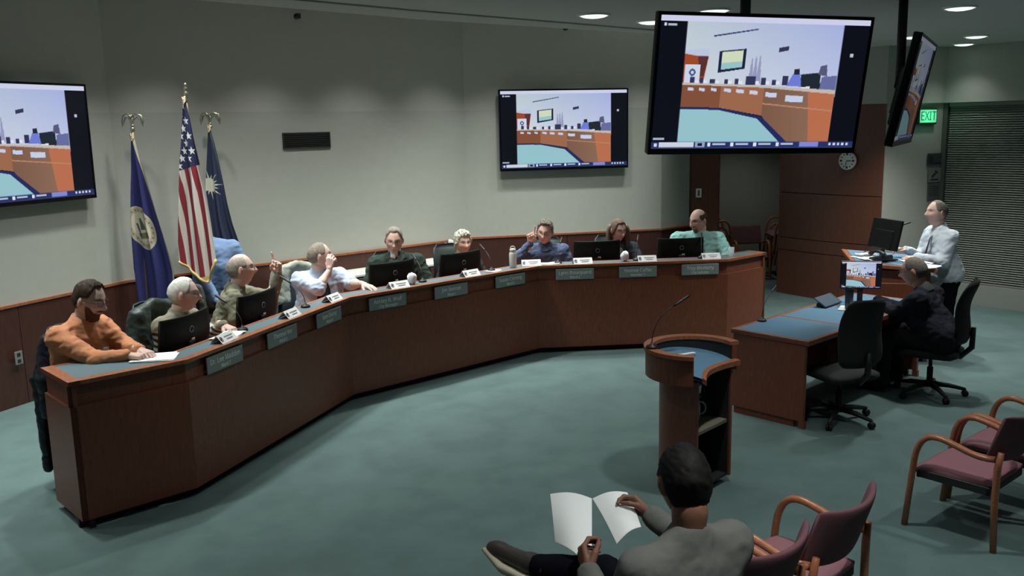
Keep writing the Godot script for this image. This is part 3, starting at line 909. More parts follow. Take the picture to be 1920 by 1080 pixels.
func dais_things() -> void:
	# name plates on the fascia
	var plates := [[1, 0.40, "Dr. Lee Madden", "Ward 1"], [1, 1.15, "Theresa Ver", "Ward 3"], [1, 1.89, "Sam Duroy", "Ward 4"], [2, 0.415, "Ashley R. Wolf", "City Manager"], [2, 1.18, "Jim Bennet", "Mayor"], [2, 1.98, "Susan Corning", "Ward 5"], [3, 0.40, "Lynn Bourquard", "Ward 2"], [3, 1.10, "Yvonne Coffer", "Member 7"], [3, 1.80, "Troy Moriarty", "City Solicitor"]]
	var where := ["nearest the left end", "second from the left end", "before the man in the light blue shirt", "just right of its left bend", "below the bearded man's side, before the grey-haired woman", "below the white bottle, left of the right bend", "below the man in the navy shirt", "before the long-haired woman", "before the man in the aqua shirt, farthest right"]
	for i in 9:
		var q = plates[i]
		var o := thing("name_plate", "grey-green name plate on the dais front, " + where[i], "name plate", on_dais(q[0], q[1], -0.004, 0.875), dais_turn(q[0]), "name plates on the dais front")
		part("board", Sh.new().box(Vector3(0, 0, 0.006), Vector3(0.42, 0.118, 0.012), 0.003).done(), M.plate, o)
		part("hanger", Sh.new().box(Vector3(0, 0.062, -0.004), Vector3(0.40, 0.012, 0.024), 0.002).done(), M.steel, o)
		text("name_line", q[2], 0.05, M.letter, o, tf(Vector3(0, 0.018, 0.0125)))
		text("title_line", q[3], 0.036, M.letter, o, tf(Vector3(0, -0.032, 0.0125)))
	# folded white cards on the worktop
	var tents := [[1, 0.52, 0.075], [1, 1.40, 0.07], [1, 2.10, 0.07], [2, 0.60, 0.075], [2, 1.50, 0.075], [3, -0.07, 0.07], [3, 0.50, 0.075], [3, 1.22, 0.085], [3, 1.95, 0.10]]
	var whose := ["leaning on papers before the white-haired man", "before the monitor of the man pointing up", "before the man in the light blue shirt", "below the bearded man's monitor", "below the grey-haired woman's monitor", "beside the white bottle, before the man in navy", "left of the long-haired woman's monitor", "right of the long-haired woman's white cup", "before the man in the aqua shirt"]
	for i in 9:
		var q = tents[i]
		var o := thing("tent_card", "small white folded desk card " + whose[i], "desk card", on_dais(q[0], q[1], q[2]), dais_turn(q[0]) + [0.1, 0.05, 0.0, -0.05, 0.02, 0.0, 0.03, 0.0, -0.02][i], "white desk cards along the dais")
		var s := Sh.new()
		for f in [1.0, -1.0]:
			s.box(Vector3(0, 0.031, 0.026 * f), Vector3(0.21, 0.08, 0.0015), 0.0, Basis(Vector3.RIGHT, -0.72 * f))
		part("card", s.done(), M.paper, o)
		var e := Sh.new().smooth(true)
		e.tube(e.ring(Vector3.ZERO, Vector3.RIGHT, Vector3.UP, 0.014, 0.018, 16), 0.0025, 5).ball(Vector3.ZERO, Vector3(0.007, 0.009, 0.002))
		part("seal", e.done(), M.ink, o, tf(Vector3(-0.08, 0.032, 0.0278), 0.0, -0.72), "small dark round seal")
		var ln := Sh.new()
		for k in 2:
			ln.box(Vector3(0.02, 0.01 - 0.022 * k, 0.0), Vector3(0.11 - 0.03 * k, 0.006, 0.001))
		part("lettering", ln.done(), M.inkgrey, o, tf(Vector3(0, 0.034, 0.0278), 0.0, -0.72))
	# monitors
	for q in [[1, 0.44, 0.13, "the white-haired man, nearest the left end"], [1, 1.36, 0.13, "the man pointing up"], [2, 0.75, 0.17, "the bearded man"], [2, 1.63, 0.17, "the grey-haired woman"], [3, 0.72, 0.18, "the long-haired woman"], [3, 1.69, 0.18, "the man in the aqua shirt"]]:
		monitor("black curved monitor, back to the room, before " + q[3], on_dais(q[0], q[1], q[2] + 0.2, 0.758), dais_turn(q[0]), "monitors along the dais")
	# microphones
	for q in [[1, 0.86, 0.32, "beside the papers before the man pointing up"], [1, 1.78, 0.36, "before the man in the light blue shirt"], [2, 0.95, 0.4, "between the bearded man and the grey-haired woman"], [2, 1.86, 0.38, "right of the grey-haired woman's monitor"], [3, 0.24, 0.38, "before the man in navy"], [3, 1.12, 0.4, "before the long-haired woman"], [3, 1.86, 0.42, "before the man in the aqua shirt"]]:
		mic("thin black gooseneck microphone on the dais " + q[3], on_dais(q[0], q[1], 0.15), dais_turn(q[0]) + PI - 0.3, 0.17, 0.20, "microphones along the dais")
	# small things on the worktop
	papers("loose white papers before the man in the orange shirt", on_dais(0, 0.62, 0.20), dais_turn(1) + 0.4, 2)
	papers("fanned white papers right of the white-haired man's monitor", on_dais(1, 0.66, 0.135), dais_turn(1) + 0.2, 4, "", 0.26, 0.15)
	papers("white sheet left of the white bottle", on_dais(2, 1.84, 0.12), 0.9, 2, "", 0.15, 0.13)
	papers("white sheets under the hands of the man in navy", on_dais(3, 0.14, 0.13), 0.1, 2, "", 0.2, 0.13)
	for q in [[2, 0.80, 0.12, "crumpled white tissue right of the bearded man's card"], [3, 0.98, 0.12, "crumpled white tissue right of the long-haired woman's monitor"]]:
		var s := Sh.new().smooth(true)
		var f := FastNoiseLite.new(); f.frequency = 9.0; f.seed = int(q[1] * 100)
		var rings := []
		for j in 9:
			var t := PI * (0.03 + 0.94 * j / 8.0)
			var r := PackedVector3Array()
			for k in 14:
				var a := -TAU * k / 14
				var p := Vector3(sin(t) * cos(a), -cos(t), sin(t) * sin(a))
				r.append(Vector3(0, 0.055, 0) + p * Vector3(0.045, 0.055, 0.04) * (1.0 + 0.5 * f.get_noise_3dv(p)))
			rings.append(r)
		s.loft(rings)
		solo("crumpled_tissue", s.done(), M.paper, q[3], "tissue", tf(on_dais(q[0], q[1], q[2])))
	var bt := thing("drink_bottle", "white insulated bottle with a loop lid left of the man in navy", "bottle", on_dais(2, 2.16, 0.14))
	part("body", Sh.new().smooth(true).lathe([Vector2(0.034, 0.0), Vector2(0.038, 0.006), Vector2(0.04, 0.14), Vector2(0.036, 0.16), Vector2(0.03, 0.168)], 20).done(), M.white, bt)
	part("lid", Sh.new().smooth(true).lathe([Vector2(0.032, 0.166), Vector2(0.034, 0.19), Vector2(0.028, 0.205), Vector2(0.004, 0.208)], 20).tube(bez(Vector3(-0.026, 0.195, 0), Vector3(-0.03, 0.24, 0), Vector3(0.03, 0.24, 0), Vector3(0.026, 0.195, 0), 8), 0.006, 7).done(), mat(c8(196, 200, 196), 0.5), bt)
	var ph := thing("keyboard", "black keyboard on the desk behind the ledge, before the man in aqua", "keyboard", on_dais(3, 2.02, 0.42, 0.758), dais_turn(3) + 0.1)
	part("tray", Sh.new().box(Vector3(0, 0.008, 0), Vector3(0.34, 0.016, 0.13), 0.005).done(), M.black, ph)
	var ks := Sh.new()
	for i in 14:
		for j in 5:
			ks.box(Vector3(-0.152 + i * 0.0234, 0.018, -0.046 + j * 0.023), Vector3(0.018, 0.006, 0.018), 0.002)
	part("keys", ks.done(), M.dark, ph).set_meta("kind", "stuff")
	var gl := thing("drinking_glass", "small clear tumbler on the dais near its right end", "glass", on_dais(4, 0.22, 0.12))
	var gm := mat(Color(0.9, 0.95, 0.95, 0.28), 0.05)
	gm.transparency = BaseMaterial3D.TRANSPARENCY_ALPHA
	part("tumbler", Sh.new().smooth(true).lathe([Vector2(0.001, 0.0), Vector2(0.03, 0.0), Vector2(0.036, 0.1), Vector2(0.033, 0.1), Vector2(0.028, 0.008), Vector2(0.001, 0.008)], 20, Transform3D(), false).done(), gm, gl)

func podium() -> void:
	# local frame: opening towards +z
	var o := thing("podium", "round wooden speaker's podium with a raised curved rim and open back", "podium", xz(1.22, -5.95), 0.82)
	var half := 1.02 # half of the opening, radians from +z
	var P := func(a: float, r: float, y: float) -> Vector3: return Vector3(sin(a) * r, y, cos(a) * r)
	var arc_slab := func(r0: float, r1: float, y0: float, y1: float, a0: float, a1: float, n: int) -> ArrayMesh:
		var poly := PackedVector2Array()
		for i in n + 1:
			var a := lerpf(a0, a1, float(i) / n)
			poly.append(Vector2(sin(a) * r1, cos(a) * r1))
		for i in n + 1:
			var a := lerpf(a1, a0, float(i) / n)
			poly.append(Vector2(sin(a) * r0, cos(a) * r0))
		return Sh.new().prism(poly, y0, y1).done()
	var a0 := half; var a1 := TAU - half
	part("drum", arc_slab.call(0.288, 0.325, 0.80, 0.975, a0, a1, 40), M.wood, o)
	part("rim", arc_slab.call(0.272, 0.337, 0.975, 1.0, a0, a1, 40), M.wood_edge, o)
	part("rim_lining", arc_slab.call(0.278, 0.288, 0.84, 0.975, a0 + 0.02, a1 - 0.02, 40), M.dark, o)
	# sloping reading board: teal with a wooden front edge that curves in
	var slope := func(x: float, z: float) -> float: return 0.928 - 0.06 * (z + 0.28) / 0.5
	var bd := Sh.new()
	var ed := Sh.new()
	var n := 24
	for i in n:
		var x0 := lerpf(-0.278, 0.278, float(i) / n); var x1 := lerpf(-0.278, 0.278, float(i + 1) / n)
		var back := func(x: float) -> float: return -sqrt(maxf(0.0, 0.287 * 0.287 - x * x))
		var front := func(x: float) -> float: return 0.135 + 0.10 * pow(absf(x) / 0.278, 2.0) * (1.0 if x < 0 else 0.3)
		var q := [[x0, back.call(x0)], [x1, back.call(x1)], [x1, front.call(x1)], [x0, front.call(x0)]]
		var hi := []; var lo := []
		for e in q:
			hi.append(Vector3(e[0], slope.call(e[0], e[1]), e[1]))
			lo.append(Vector3(e[0], slope.call(e[0], e[1]) - 0.022, e[1]))
		bd.oq(hi[0], hi[1], hi[2], hi[3], Vector3.UP)
		bd.oq(lo[0], lo[1], lo[2], lo[3], Vector3.DOWN)
		var f0 := Vector3(x0, slope.call(x0, q[3][1]), q[3][1]); var f1 := Vector3(x1, slope.call(x1, q[2][1]), q[2][1])
		var w := Vector3(0, -0.005, 0.032)
		ed.oq(f0 + Vector3(0, 0.004, 0), f1 + Vector3(0, 0.004, 0), f1 + w, f0 + w, Vector3.UP)
		ed.oq(f0 + w, f1 + w, f1 + w - Vector3(0, 0.035, 0), f0 + w - Vector3(0, 0.035, 0), Vector3(0, 0, 1))
		ed.oq(f0 + w - Vector3(0, 0.035, 0), f1 + w - Vector3(0, 0.035, 0), f1 - Vector3(0, 0.03, 0), f0 - Vector3(0, 0.03, 0), Vector3.DOWN)
		if i == 0:
			ed.oq(f0, f0 + w, f0 + w - Vector3(0, 0.035, 0), f0 - Vector3(0, 0.03, 0), Vector3.LEFT)
		if i == n - 1:
			ed.oq(f1, f1 + w, f1 + w - Vector3(0, 0.035, 0), f1 - Vector3(0, 0.03, 0), Vector3.RIGHT)
	part("reading_board", bd.done(), M.inlay_blue, o)
	part("board_edge", ed.done(), M.wood_edge, o)
	# pedestal: curved back shell with two straight cheeks, open at +z
	part("shell", arc_slab.call(0.205, 0.23, 0.05, 0.82, 1.5, TAU - 1.5, 30), M.wood, o)
	for s in [-1.0, 1.0]:
		part("cheek", Sh.new().box(Vector3(0.217 * s, 0.435, 0.075), Vector3(0.025, 0.77, 0.19), 0.003).done(), M.wood, o)
	part("lining", arc_slab.call(0.196, 0.206, 0.07, 0.82, 1.5, TAU - 1.5, 30), M.dark, o)
	for s in [-1.0, 1.0]:
		part("lining", Sh.new().box(Vector3(0.2 * s, 0.445, 0.07), Vector3(0.01, 0.75, 0.17)).done(), M.dark, o)
	var disc := PackedVector2Array()
	for i in 25:
		var a := lerpf(1.45, TAU - 1.45, i / 24.0)
		disc.append(Vector2(sin(a) * 0.2, cos(a) * 0.2))
	disc.append(Vector2(-0.2, 0.15)); disc.append(Vector2(0.2, 0.15))
	part("shelf", Sh.new().prism(disc, 0.44, 0.462).done(), mat(c8(112, 106, 94), 0.6), o)
	part("floor_board", Sh.new().prism(disc, 0.05, 0.07).done(), M.dark, o)
	part("plinth", arc_slab.call(0.05, 0.19, 0.0, 0.05, 1.2, TAU - 1.2, 30), M.kick, o)
	# things on and in it
	var top: Vector3 = o.transform * Vector3(0.05, slope.call(0, -0.09) + 0.004, -0.09)
	var pn := thing("folded_paper", "folded white paper lying on the podium's blue board", "paper", top, 0.35)
	part("sheet", Sh.new().box(Vector3(0, 0.003, 0), Vector3(0.13, 0.004, 0.035), 0.001, Basis(Vector3.FORWARD, 0.05)).box(Vector3(0.004, 0.008, 0.004), Vector3(0.12, 0.003, 0.03), 0.001, Basis(Vector3.FORWARD, -0.03)).done(), M.paper, pn)
	var mp: Vector3 = o.transform * (P.call(PI + 0.95, 0.30, 1.0))
	mic("tall thin gooseneck microphone rising from the podium's rim", mp, atan2(0.9, -0.35), 0.16, 0.27)
	var cp: Vector3 = o.transform * Vector3(0.03, 0.462, -0.02)
	var cup := thing("water_jug", "pale plastic jug standing on the shelf inside the podium", "jug", cp)
	part("body", Sh.new().smooth(true).lathe([Vector2(0.04, 0.0), Vector2(0.05, 0.01), Vector2(0.052, 0.10), Vector2(0.04, 0.15), Vector2(0.042, 0.17), Vector2(0.036, 0.17), Vector2(0.034, 0.15), Vector2(0.045, 0.1), Vector2(0.04, 0.015)], 18).done(), mat(c8(150, 164, 166), 0.4), cup)
	part("handle", Sh.new().smooth(true).tube(bez(Vector3(0.045, 0.13, 0), Vector3(0.1, 0.13, 0), Vector3(0.1, 0.04, 0), Vector3(0.05, 0.04, 0), 8), 0.007, 7).done(), mat(c8(150, 164, 166), 0.4), cup)
	var hm: Vector3 = o.transform * Vector3(-0.06, 0.66, 0.06)
	var hd := thing("paper_cup", "small white paper cup on its holder under the podium board", "cup", hm)
	part("cup", Sh.new().smooth(true).lathe([Vector2(0.022, 0.0), Vector2(0.026, 0.002), Vector2(0.034, 0.085), Vector2(0.036, 0.088), Vector2(0.03, 0.08)], 16).done(), M.white, hd)
	part("holder", Sh.new().smooth(true).lathe([Vector2(0.03, -0.004), Vector2(0.034, 0.02), Vector2(0.036, 0.03), Vector2(0.032, 0.03)], 16).tube([Vector3(0, 0.015, -0.03), Vector3(-0.02, 0.03, -0.15), Vector3(-0.04, 0.1, -0.19)], 0.006, 6).done(), M.black, hd)

const TA := Vector2(1.86, -7.55)
const TU := Vector2(0.733, -0.680)
const TV := Vector2(0.672, 0.741)

func on_table(u: float, v: float, y := 0.74) -> Vector3:
	var p := TA + TU * u + TV * v
	return Vector3(p.x, y, p.y)

func table() -> void:
	var turn := atan2(-TU.y, TU.x) # local x along the table, local z towards the sitters
	var L := 2.2; var W := 0.73
	var o := thing("staff_table", "long wooden staff table with three blue inlaid tops facing the dais", "table", xz(TA.x, TA.y), turn)
	part("top", Sh.new().box(Vector3(L / 2, 0.718, W / 2), Vector3(L, 0.036, W), 0.004).done(), M.wood, o)
	for k in 3:
		var x0 := L / 3 * k
		part("inlay", Sh.new().box(Vector3(x0 + L / 6, 0.7385, W / 2), Vector3(L / 3 - 0.03, 0.004, W - 0.07)).done(), M.inlay_blue, o)
	var ed := Sh.new()
	for k in 4:
		ed.box(Vector3(clampf(L / 3 * k, 0.016, L - 0.016), 0.738, W / 2), Vector3(0.032, 0.008, W), 0.002)
	for z in [0.018, W - 0.018]:
		ed.box(Vector3(L / 2, 0.7378, z), Vector3(L, 0.008, 0.036), 0.002)
	part("edging", ed.done(), M.wood_edge, o)
	for x in [0.03, L / 3 * 2, L - 0.03]:
		part("end_panel", Sh.new().box(Vector3(x, 0.38, W / 2 - 0.01), Vector3(0.04, 0.64, W - 0.06), 0.003).done(), M.wood, o)
		part("foot", Sh.new().box(Vector3(x + 0.01, 0.03, W / 2 - 0.05), Vector3(0.03, 0.06, W - 0.16)).box(Vector3(x, 0.03, W - 0.055), Vector3(0.04, 0.06, 0.05)).done(), M.wood, o)
	part("modesty_panel", Sh.new().box(Vector3(L / 2, 0.40, 0.06), Vector3(L - 0.1, 0.6, 0.022), 0.003).done(), M.wood, o)
	mic("gooseneck microphone at the near corner of the staff table", on_table(0.42, 0.04), atan2(TU.x, TU.y) + 0.25, 0.26, 0.22)
	var ft := turn
	var tb := thing("document_stand", "slanted dark grey desk panel at the far side of the staff table", "stand", on_table(1.44, 0.12), ft + 0.05)
	part("panel", Sh.new().box(Vector3(0, 0.05, 0), Vector3(0.34, 0.016, 0.14), 0.004, Basis(Vector3.RIGHT, 0.55)).done(), mat(c8(70, 84, 100), 0.5), tb)
	part("wedge", Sh.new().box(Vector3(0, 0.02, -0.02), Vector3(0.3, 0.04, 0.05), 0.006).done(), M.black, tb)
	var cupo := thing("travel_tumbler", "tall dark travel tumbler beside the staff table's monitor", "tumbler", on_table(1.40, 0.35))
	part("body", Sh.new().smooth(true).lathe([Vector2(0.032, 0.0), Vector2(0.034, 0.004), Vector2(0.04, 0.19), Vector2(0.04, 0.195)], 18).done(), mat(c8(30, 31, 40), 0.35), cupo)
	part("lid", Sh.new().smooth(true).lathe([Vector2(0.041, 0.195), Vector2(0.041, 0.21), Vector2(0.034, 0.214), Vector2(0.004, 0.214)], 18).done(), M.steel, cupo)
	papers("white papers under the dark tumbler on the staff table", on_table(1.42, 0.4), ft + 0.2, 2)
	papers("white papers under the suited man's hands", on_table(1.68, 0.56), ft + 0.1, 3)
	var mo := thing("desk_monitor", "lit black monitor on the staff table showing the dais view", "monitor", on_table(1.68, 0.32), -0.24)
	part("casing", Sh.new().box(Vector3(0, 0.28, -0.02), Vector3(0.37, 0.27, 0.03), 0.006).done(), M.black, mo)
	part("stand", Sh.new().box(Vector3(0, 0.1, -0.03), Vector3(0.05, 0.2, 0.02), 0.004).done(), M.black, mo)
	part("foot", Sh.new().box(Vector3(0, 0.008, -0.01), Vector3(0.2, 0.016, 0.16), 0.005).done(), M.black, mo)
	var sc := Sh.new()
	sc.quv(Vector3(-0.175, 0.16, -0.0035), Vector3(0.175, 0.16, -0.0035), Vector3(0.175, 0.405, -0.0035), Vector3(-0.175, 0.405, -0.0035))
	part("display", sc.done(), feed_mat, mo)
	var yb := thing("note_pad", "yellow-edged pad lying below the staff table's monitor", "pad", on_table(1.62, 0.42), ft)
	part("pad", Sh.new().box(Vector3(0, 0.006, 0), Vector3(0.2, 0.012, 0.06), 0.002).done(), mat(c8(120, 104, 40), 0.8), yb)
	office_chair("office", "empty black office chair pushed up to the staff table's near end", xz(2.70, -7.26), 0.34)
	office_chair("office", "black office chair under the suited man", on_table(1.66, 1.02, 0.0), atan2(0.672, 0.741) + 0.22)

const LT := -0.245

func lectern() -> void:
	var c := Vector3(4.0, 0, -9.55)
	var o := thing("lectern", "wooden staff lectern with a sloped blue top before the standing man", "lectern", c, LT)
	# local x: from the front (dais side) to the speaker, local z: towards the camera
	var D := 0.82; var W := 1.0
	part("body", Sh.new().box(Vector3(0, 0.43, 0), Vector3(D - 0.08, 0.78, W - 0.08), 0.006).done(), M.wood, o)
	part("band", Sh.new().box(Vector3(0, 0.885, 0), Vector3(D - 0.11, 0.13, W - 0.11), 0.004).done(), M.wood, o)
	part("plinth", Sh.new().box(Vector3(0, 0.02, 0), Vector3(D - 0.16, 0.04, W - 0.16)).done(), M.kick, o)
	var sl := Basis(Vector3.BACK, -0.075)
	part("top", Sh.new().box(Vector3(0, 0.985, 0), Vector3(D, 0.04, W), 0.005, sl).done(), M.wood_edge, o)
	part("inlay", Sh.new().box(Vector3(0, 1.0065, 0), Vector3(D - 0.1, 0.003, W - 0.1), 0.0, sl).done(), M.inlay_blue, o)
	var y := func(x: float) -> float: return 1.007 - 0.075 * x
	var put := func(x: float, z: float) -> Vector3: return c + Basis(Vector3.UP, LT) * Vector3(x, y.call(x) + 0.004, z)
	var m := thing("lectern_monitor", "black monitor tilted back on the lectern, its back to the dais", "monitor", put.call(-0.02, 0.12), -1.32)
	part("casing", Sh.new().box(Vector3(0, 0.27, 0.03), Vector3(0.46, 0.32, 0.035), 0.008, Basis(Vector3.RIGHT, -0.2)).box(Vector3(0, 0.22, 0.055), Vector3(0.3, 0.2, 0.03), 0.01, Basis(Vector3.RIGHT, -0.2)).done(), M.shell, m)
	part("stand", Sh.new().box(Vector3(0, 0.08, 0.06), Vector3(0.06, 0.17, 0.03), 0.006).done(), M.black, m)
	part("foot", Sh.new().box(Vector3(0, 0.008, 0.03), Vector3(0.22, 0.016, 0.18), 0.005).done(), M.black, m)
	var ph := thing("desk_phone", "black desk phone on the lectern among papers", "telephone", put.call(-0.1, 0.28), 0.5)
	part("base", Sh.new().box(Vector3(0, 0.03, 0), Vector3(0.17, 0.05, 0.18), 0.012, Basis(Vector3.RIGHT, -0.2)).done(), M.black, ph)
	part("handset", Sh.new().smooth(true).tube(bez(Vector3(-0.06, 0.07, -0.09), Vector3(-0.06, 0.12, -0.04), Vector3(-0.06, 0.12, 0.04), Vector3(-0.06, 0.07, 0.09), 8), [0.025, 0.026, 0.018, 0.016, 0.016, 0.016, 0.018, 0.026, 0.025], 8).done(), M.black, ph)
	papers("white papers lying beside the phone on the lectern", put.call(-0.22, 0.16), 0.4, 4)
	for q in [[-0.25, 0.05, 0.0], [-0.16, 0.0, 1.2]]:
		papers("loose curled white papers at the front of the lectern, %s" % ["leaning on the phone", "behind the monitor"][int(q[2] > 0.5)], put.call(q[0], q[1]) + Vector3(0, 0.02, 0), q[2], 3, "", 0.12, 0.1)
	papers("white papers under the standing man's hands", put.call(0.25, 0.18), 0.1, 3)
	papers("open white folder at the lectern's near right corner", put.call(0.28, 0.40), 0.5, 2)
	mic("black gooseneck microphone on the lectern reaching towards the standing man", put.call(-0.2, -0.14), PI / 2 + 0.1, 0.36, 0.30)

func back_wall_things() -> void:
	# credenza along the wall
	var a := HALL[1]; var b := HALL[2]
	var d := (b - a).normalized(); var n := Vector2(-d.y, d.x)
	var mid := a.lerp(b, 0.64) + n * 0.26
	var o := thing("credenza", "low wooden credenza with a pale top along the wall behind the dais", "credenza", xz(mid.x, mid.y), atan2(-d.y, d.x))
	part("body", Sh.new().box(Vector3(0, 0.385, 0), Vector3(2.6, 0.65, 0.42), 0.004).done(), M.panel, o)
	part("plinth", Sh.new().box(Vector3(0, 0.03, -0.02), Vector3(2.5, 0.06, 0.34)).done(), M.kick, o)
	part("top", Sh.new().box(Vector3(0, 0.725, 0.0), Vector3(2.66, 0.03, 0.45), 0.004).done(), mat(c8(196, 198, 190), 0.6), o)
	for k in 4:
		var dr := part("door", Sh.new().box(Vector3(-0.975 + 0.65 * k, 0.39, 0.215), Vector3(0.63, 0.6, 0.018), 0.003).done(), M.panel, o)
		part("handle", Sh.new().smooth(true).tube([Vector3(-0.975 + 0.65 * k + 0.25, 0.5, 0.226), Vector3(-0.975 + 0.65 * k + 0.25, 0.5, 0.245), Vector3(-0.975 + 0.65 * k + 0.25, 0.6, 0.245), Vector3(-0.975 + 0.65 * k + 0.25, 0.6, 0.226)], 0.005, 6).done(), M.metal, dr)
	var put := func(x: float, z: float) -> Vector3:
		return o.transform * Vector3(x, 0.741, z)
	var sn := thing("sanitizer_bottle", "clear pump bottle of hand sanitizer on the credenza", "bottle", put.call(1.02, 0.08))
	part("body", Sh.new().smooth(true).lathe([Vector2(0.034, 0.0), Vector2(0.038, 0.006), Vector2(0.038, 0.13), Vector2(0.02, 0.16), Vector2(0.014, 0.17)], 18).done(), mat(c8(178, 192, 186), 0.25), sn)
	part("pump", Sh.new().smooth(true).lathe([Vector2(0.016, 0.168), Vector2(0.016, 0.19), Vector2(0.006, 0.195), Vector2(0.006, 0.22)], 12).tube([Vector3(-0.01, 0.222, 0), Vector3(0.02, 0.224, 0), Vector3(0.045, 0.214, 0)], 0.007, 7).done(), M.white, sn)
	var tb := thing("tissue_box", "white tissue box with a tissue pulled up on the credenza", "tissue box", put.call(1.22, 0.02), 0.6)
	part("box", Sh.new().box(Vector3(0, 0.045, 0), Vector3(0.24, 0.09, 0.12), 0.006).done(), M.white, tb)
	part("tissue", Sh.new().smooth(true).loft([Sh.new().ring(Vector3(0, 0.09, 0), Vector3.RIGHT, Vector3.FORWARD, 0.05, 0.014, 10), Sh.new().ring(Vector3(-0.01, 0.15, 0), Vector3.RIGHT, Vector3.FORWARD, 0.075, 0.022, 10), Sh.new().ring(Vector3(-0.05, 0.23, 0.01), Vector3.RIGHT, Vector3.FORWARD, 0.05, 0.012, 10), Sh.new().ring(Vector3(-0.08, 0.26, 0.02), Vector3.RIGHT, Vector3.FORWARD, 0.016, 0.005, 10)]).done(), M.paper, tb)
	papers("white papers spread on the credenza left of the bearded man", put.call(0.1, 0.05), 0.2, 3)
	# return air grille
	var vp := a.lerp(b, 0.0)
	var va := Vector2(-2.66, -10.79); var vb := Vector2(-2.19, -11.215)
	var vc := (va + vb) * 0.5 + n * 0.014
	var g := thing("air_grille", "dark rectangular air return grille on the wall right of the flags", "vent", Vector3(vc.x, 2.36, vc.y), atan2(-d.y, d.x))
	part("recess", Sh.new().box(Vector3(0, 0, -0.004), Vector3(0.61, 0.165, 0.008)).done(), M.black, g)
	var fr := Sh.new()
	for e in [[0.0, 0.088, 0.64, 0.016], [0.0, -0.088, 0.64, 0.016]]:
		fr.box(Vector3(e[0], e[1], 0.004), Vector3(e[2], e[3], 0.016), 0.003)
	for s in [-1, 1]:
		fr.box(Vector3(0.312 * s, 0, 0.004), Vector3(0.016, 0.165, 0.016), 0.003)
	part("frame", fr.done(), mat(c8(44, 44, 40), 0.6), g)
	for k in 7:
		part("louvre", Sh.new().box(Vector3(0, -0.066 + 0.022 * k, 0.002), Vector3(0.6, 0.016, 0.003), 0.0, Basis(Vector3.RIGHT, 0.7)).done(), mat(c8(36, 36, 34), 0.6), g)
	# sprinkler heads
	for q in [[0, "left of the two small sprinkler heads high on the wall, above the grille"], [1, "right one of two small sprinkler heads high on the wall, beside the hanging screen"]]:
		var p := Vector3(-2.45, 3.79, -10.985) if q[0] == 0 else Vector3(0.81, 3.79, -12.953)
		var dd := d if q[0] == 0 else (HALL[3] - HALL[2]).normalized()
		var s := thing("sprinkler_head", q[1], "sprinkler", p, atan2(-dd.y, dd.x), "sprinkler heads high on the wall")
		part("plate", Sh.new().smooth(true).lathe([Vector2(0.034, 0.0), Vector2(0.034, 0.008), Vector2(0.014, 0.012), Vector2(0.012, 0.05), Vector2(0.002, 0.052)], 14, Transform3D(Basis(Vector3.RIGHT, PI / 2), Vector3.ZERO)).done(), M.steel, s)
		part("deflector", Sh.new().box(Vector3(0, 0.0, 0.06), Vector3(0.05, 0.06, 0.006), 0.002).done(), M.steel, s)
	# switch plate on the pillar
	var sw := thing("switch_plate", "white wall switch plate on the wooden pillar", "switch", Vector3(2.83, 1.43, -13.625), -0.12)
	part("plate", Sh.new().box(Vector3(0, 0, 0.004), Vector3(0.085, 0.135, 0.008), 0.003).done(), M.white, sw)
	part("rocker", Sh.new().box(Vector3(0, 0, 0.009), Vector3(0.03, 0.085, 0.008), 0.002).done(), mat(c8(96, 92, 84), 0.6), sw)
	# socket in the left wainscot
	var d0 := (HALL[1] - HALL[0]).normalized(); var n0 := Vector2(-d0.y, d0.x)
	var sp := Vector2(-4.615, -8.19) + n0 * 0.03
	var so := thing("wall_socket", "grey double wall socket low in the left wainscot", "socket", Vector3(sp.x, 0.46, sp.y), atan2(-d0.y, d0.x))
	part("plate", Sh.new().box(Vector3(0, 0, 0.003), Vector3(0.08, 0.125, 0.006), 0.002).done(), mat(c8(120, 122, 118), 0.5), so)
	for k in [-1, 1]:
		part("outlet", Sh.new().box(Vector3(0, 0.03 * k, 0.007), Vector3(0.036, 0.034, 0.004), 0.002).done(), M.dark, so)
	# clock on the curved wooden wall
	var ck := thing("wall_clock", "round white wall clock on the curved wooden wall", "clock", Vector3(4.50, 1.93, -12.145), -0.90)
	part("case", Sh.new().smooth(true).lathe([Vector2(0.001, -0.02), Vector2(0.115, -0.02), Vector2(0.12, -0.01), Vector2(0.12, 0.025), Vector2(0.112, 0.032), Vector2(0.106, 0.022), Vector2(0.001, 0.022)], 28, Transform3D(Basis(Vector3.RIGHT, PI / 2), Vector3.ZERO)).done(), M.white, ck)
	var mk := Sh.new()
	for k in 12:
		var t := TAU * k / 12
		mk.box(Vector3(sin(t) * 0.088, cos(t) * 0.088, 0.023), Vector3(0.012, 0.022, 0.002) if k % 3 else Vector3(0.026, 0.03, 0.002), 0.0, Basis(Vector3.BACK, -t))
	part("marks", mk.done(), M.ink, ck)
	part("hands", Sh.new().box(Vector3(0.028, 0.0, 0.026), Vector3(0.06, 0.012, 0.002)).box(Vector3(-0.01, -0.035, 0.028), Vector3(0.009, 0.075, 0.002), 0.0, Basis(Vector3.BACK, -0.25)).done(), M.ink, ck)
	# exit sign
	var gd := Vector2(0.9, -0.43).normalized(); var gn := Vector2(-gd.y, gd.x)
	var at := func(t: float, y: float) -> Vector3:
		var p := Vector2(4.87, -11.86).lerp(Vector2(5.86, -12.33), t) + gn * 0.012
		return Vector3(p.x, y, p.y)
	var et := atan2(-gd.y, gd.x)
	var ex := thing("exit_sign", "glowing green exit sign high on the wall beside the blind", "exit sign", at.call(0.63, 2.49), et)
	part("housing", Sh.new().box(Vector3(0, 0, 0.02), Vector3(0.34, 0.21, 0.045), 0.006).done(), mat(c8(20, 60, 44), 0.5), ex)
	var gm := mat(c8(120, 230, 180), 0.4)
	gm.emission_enabled = true
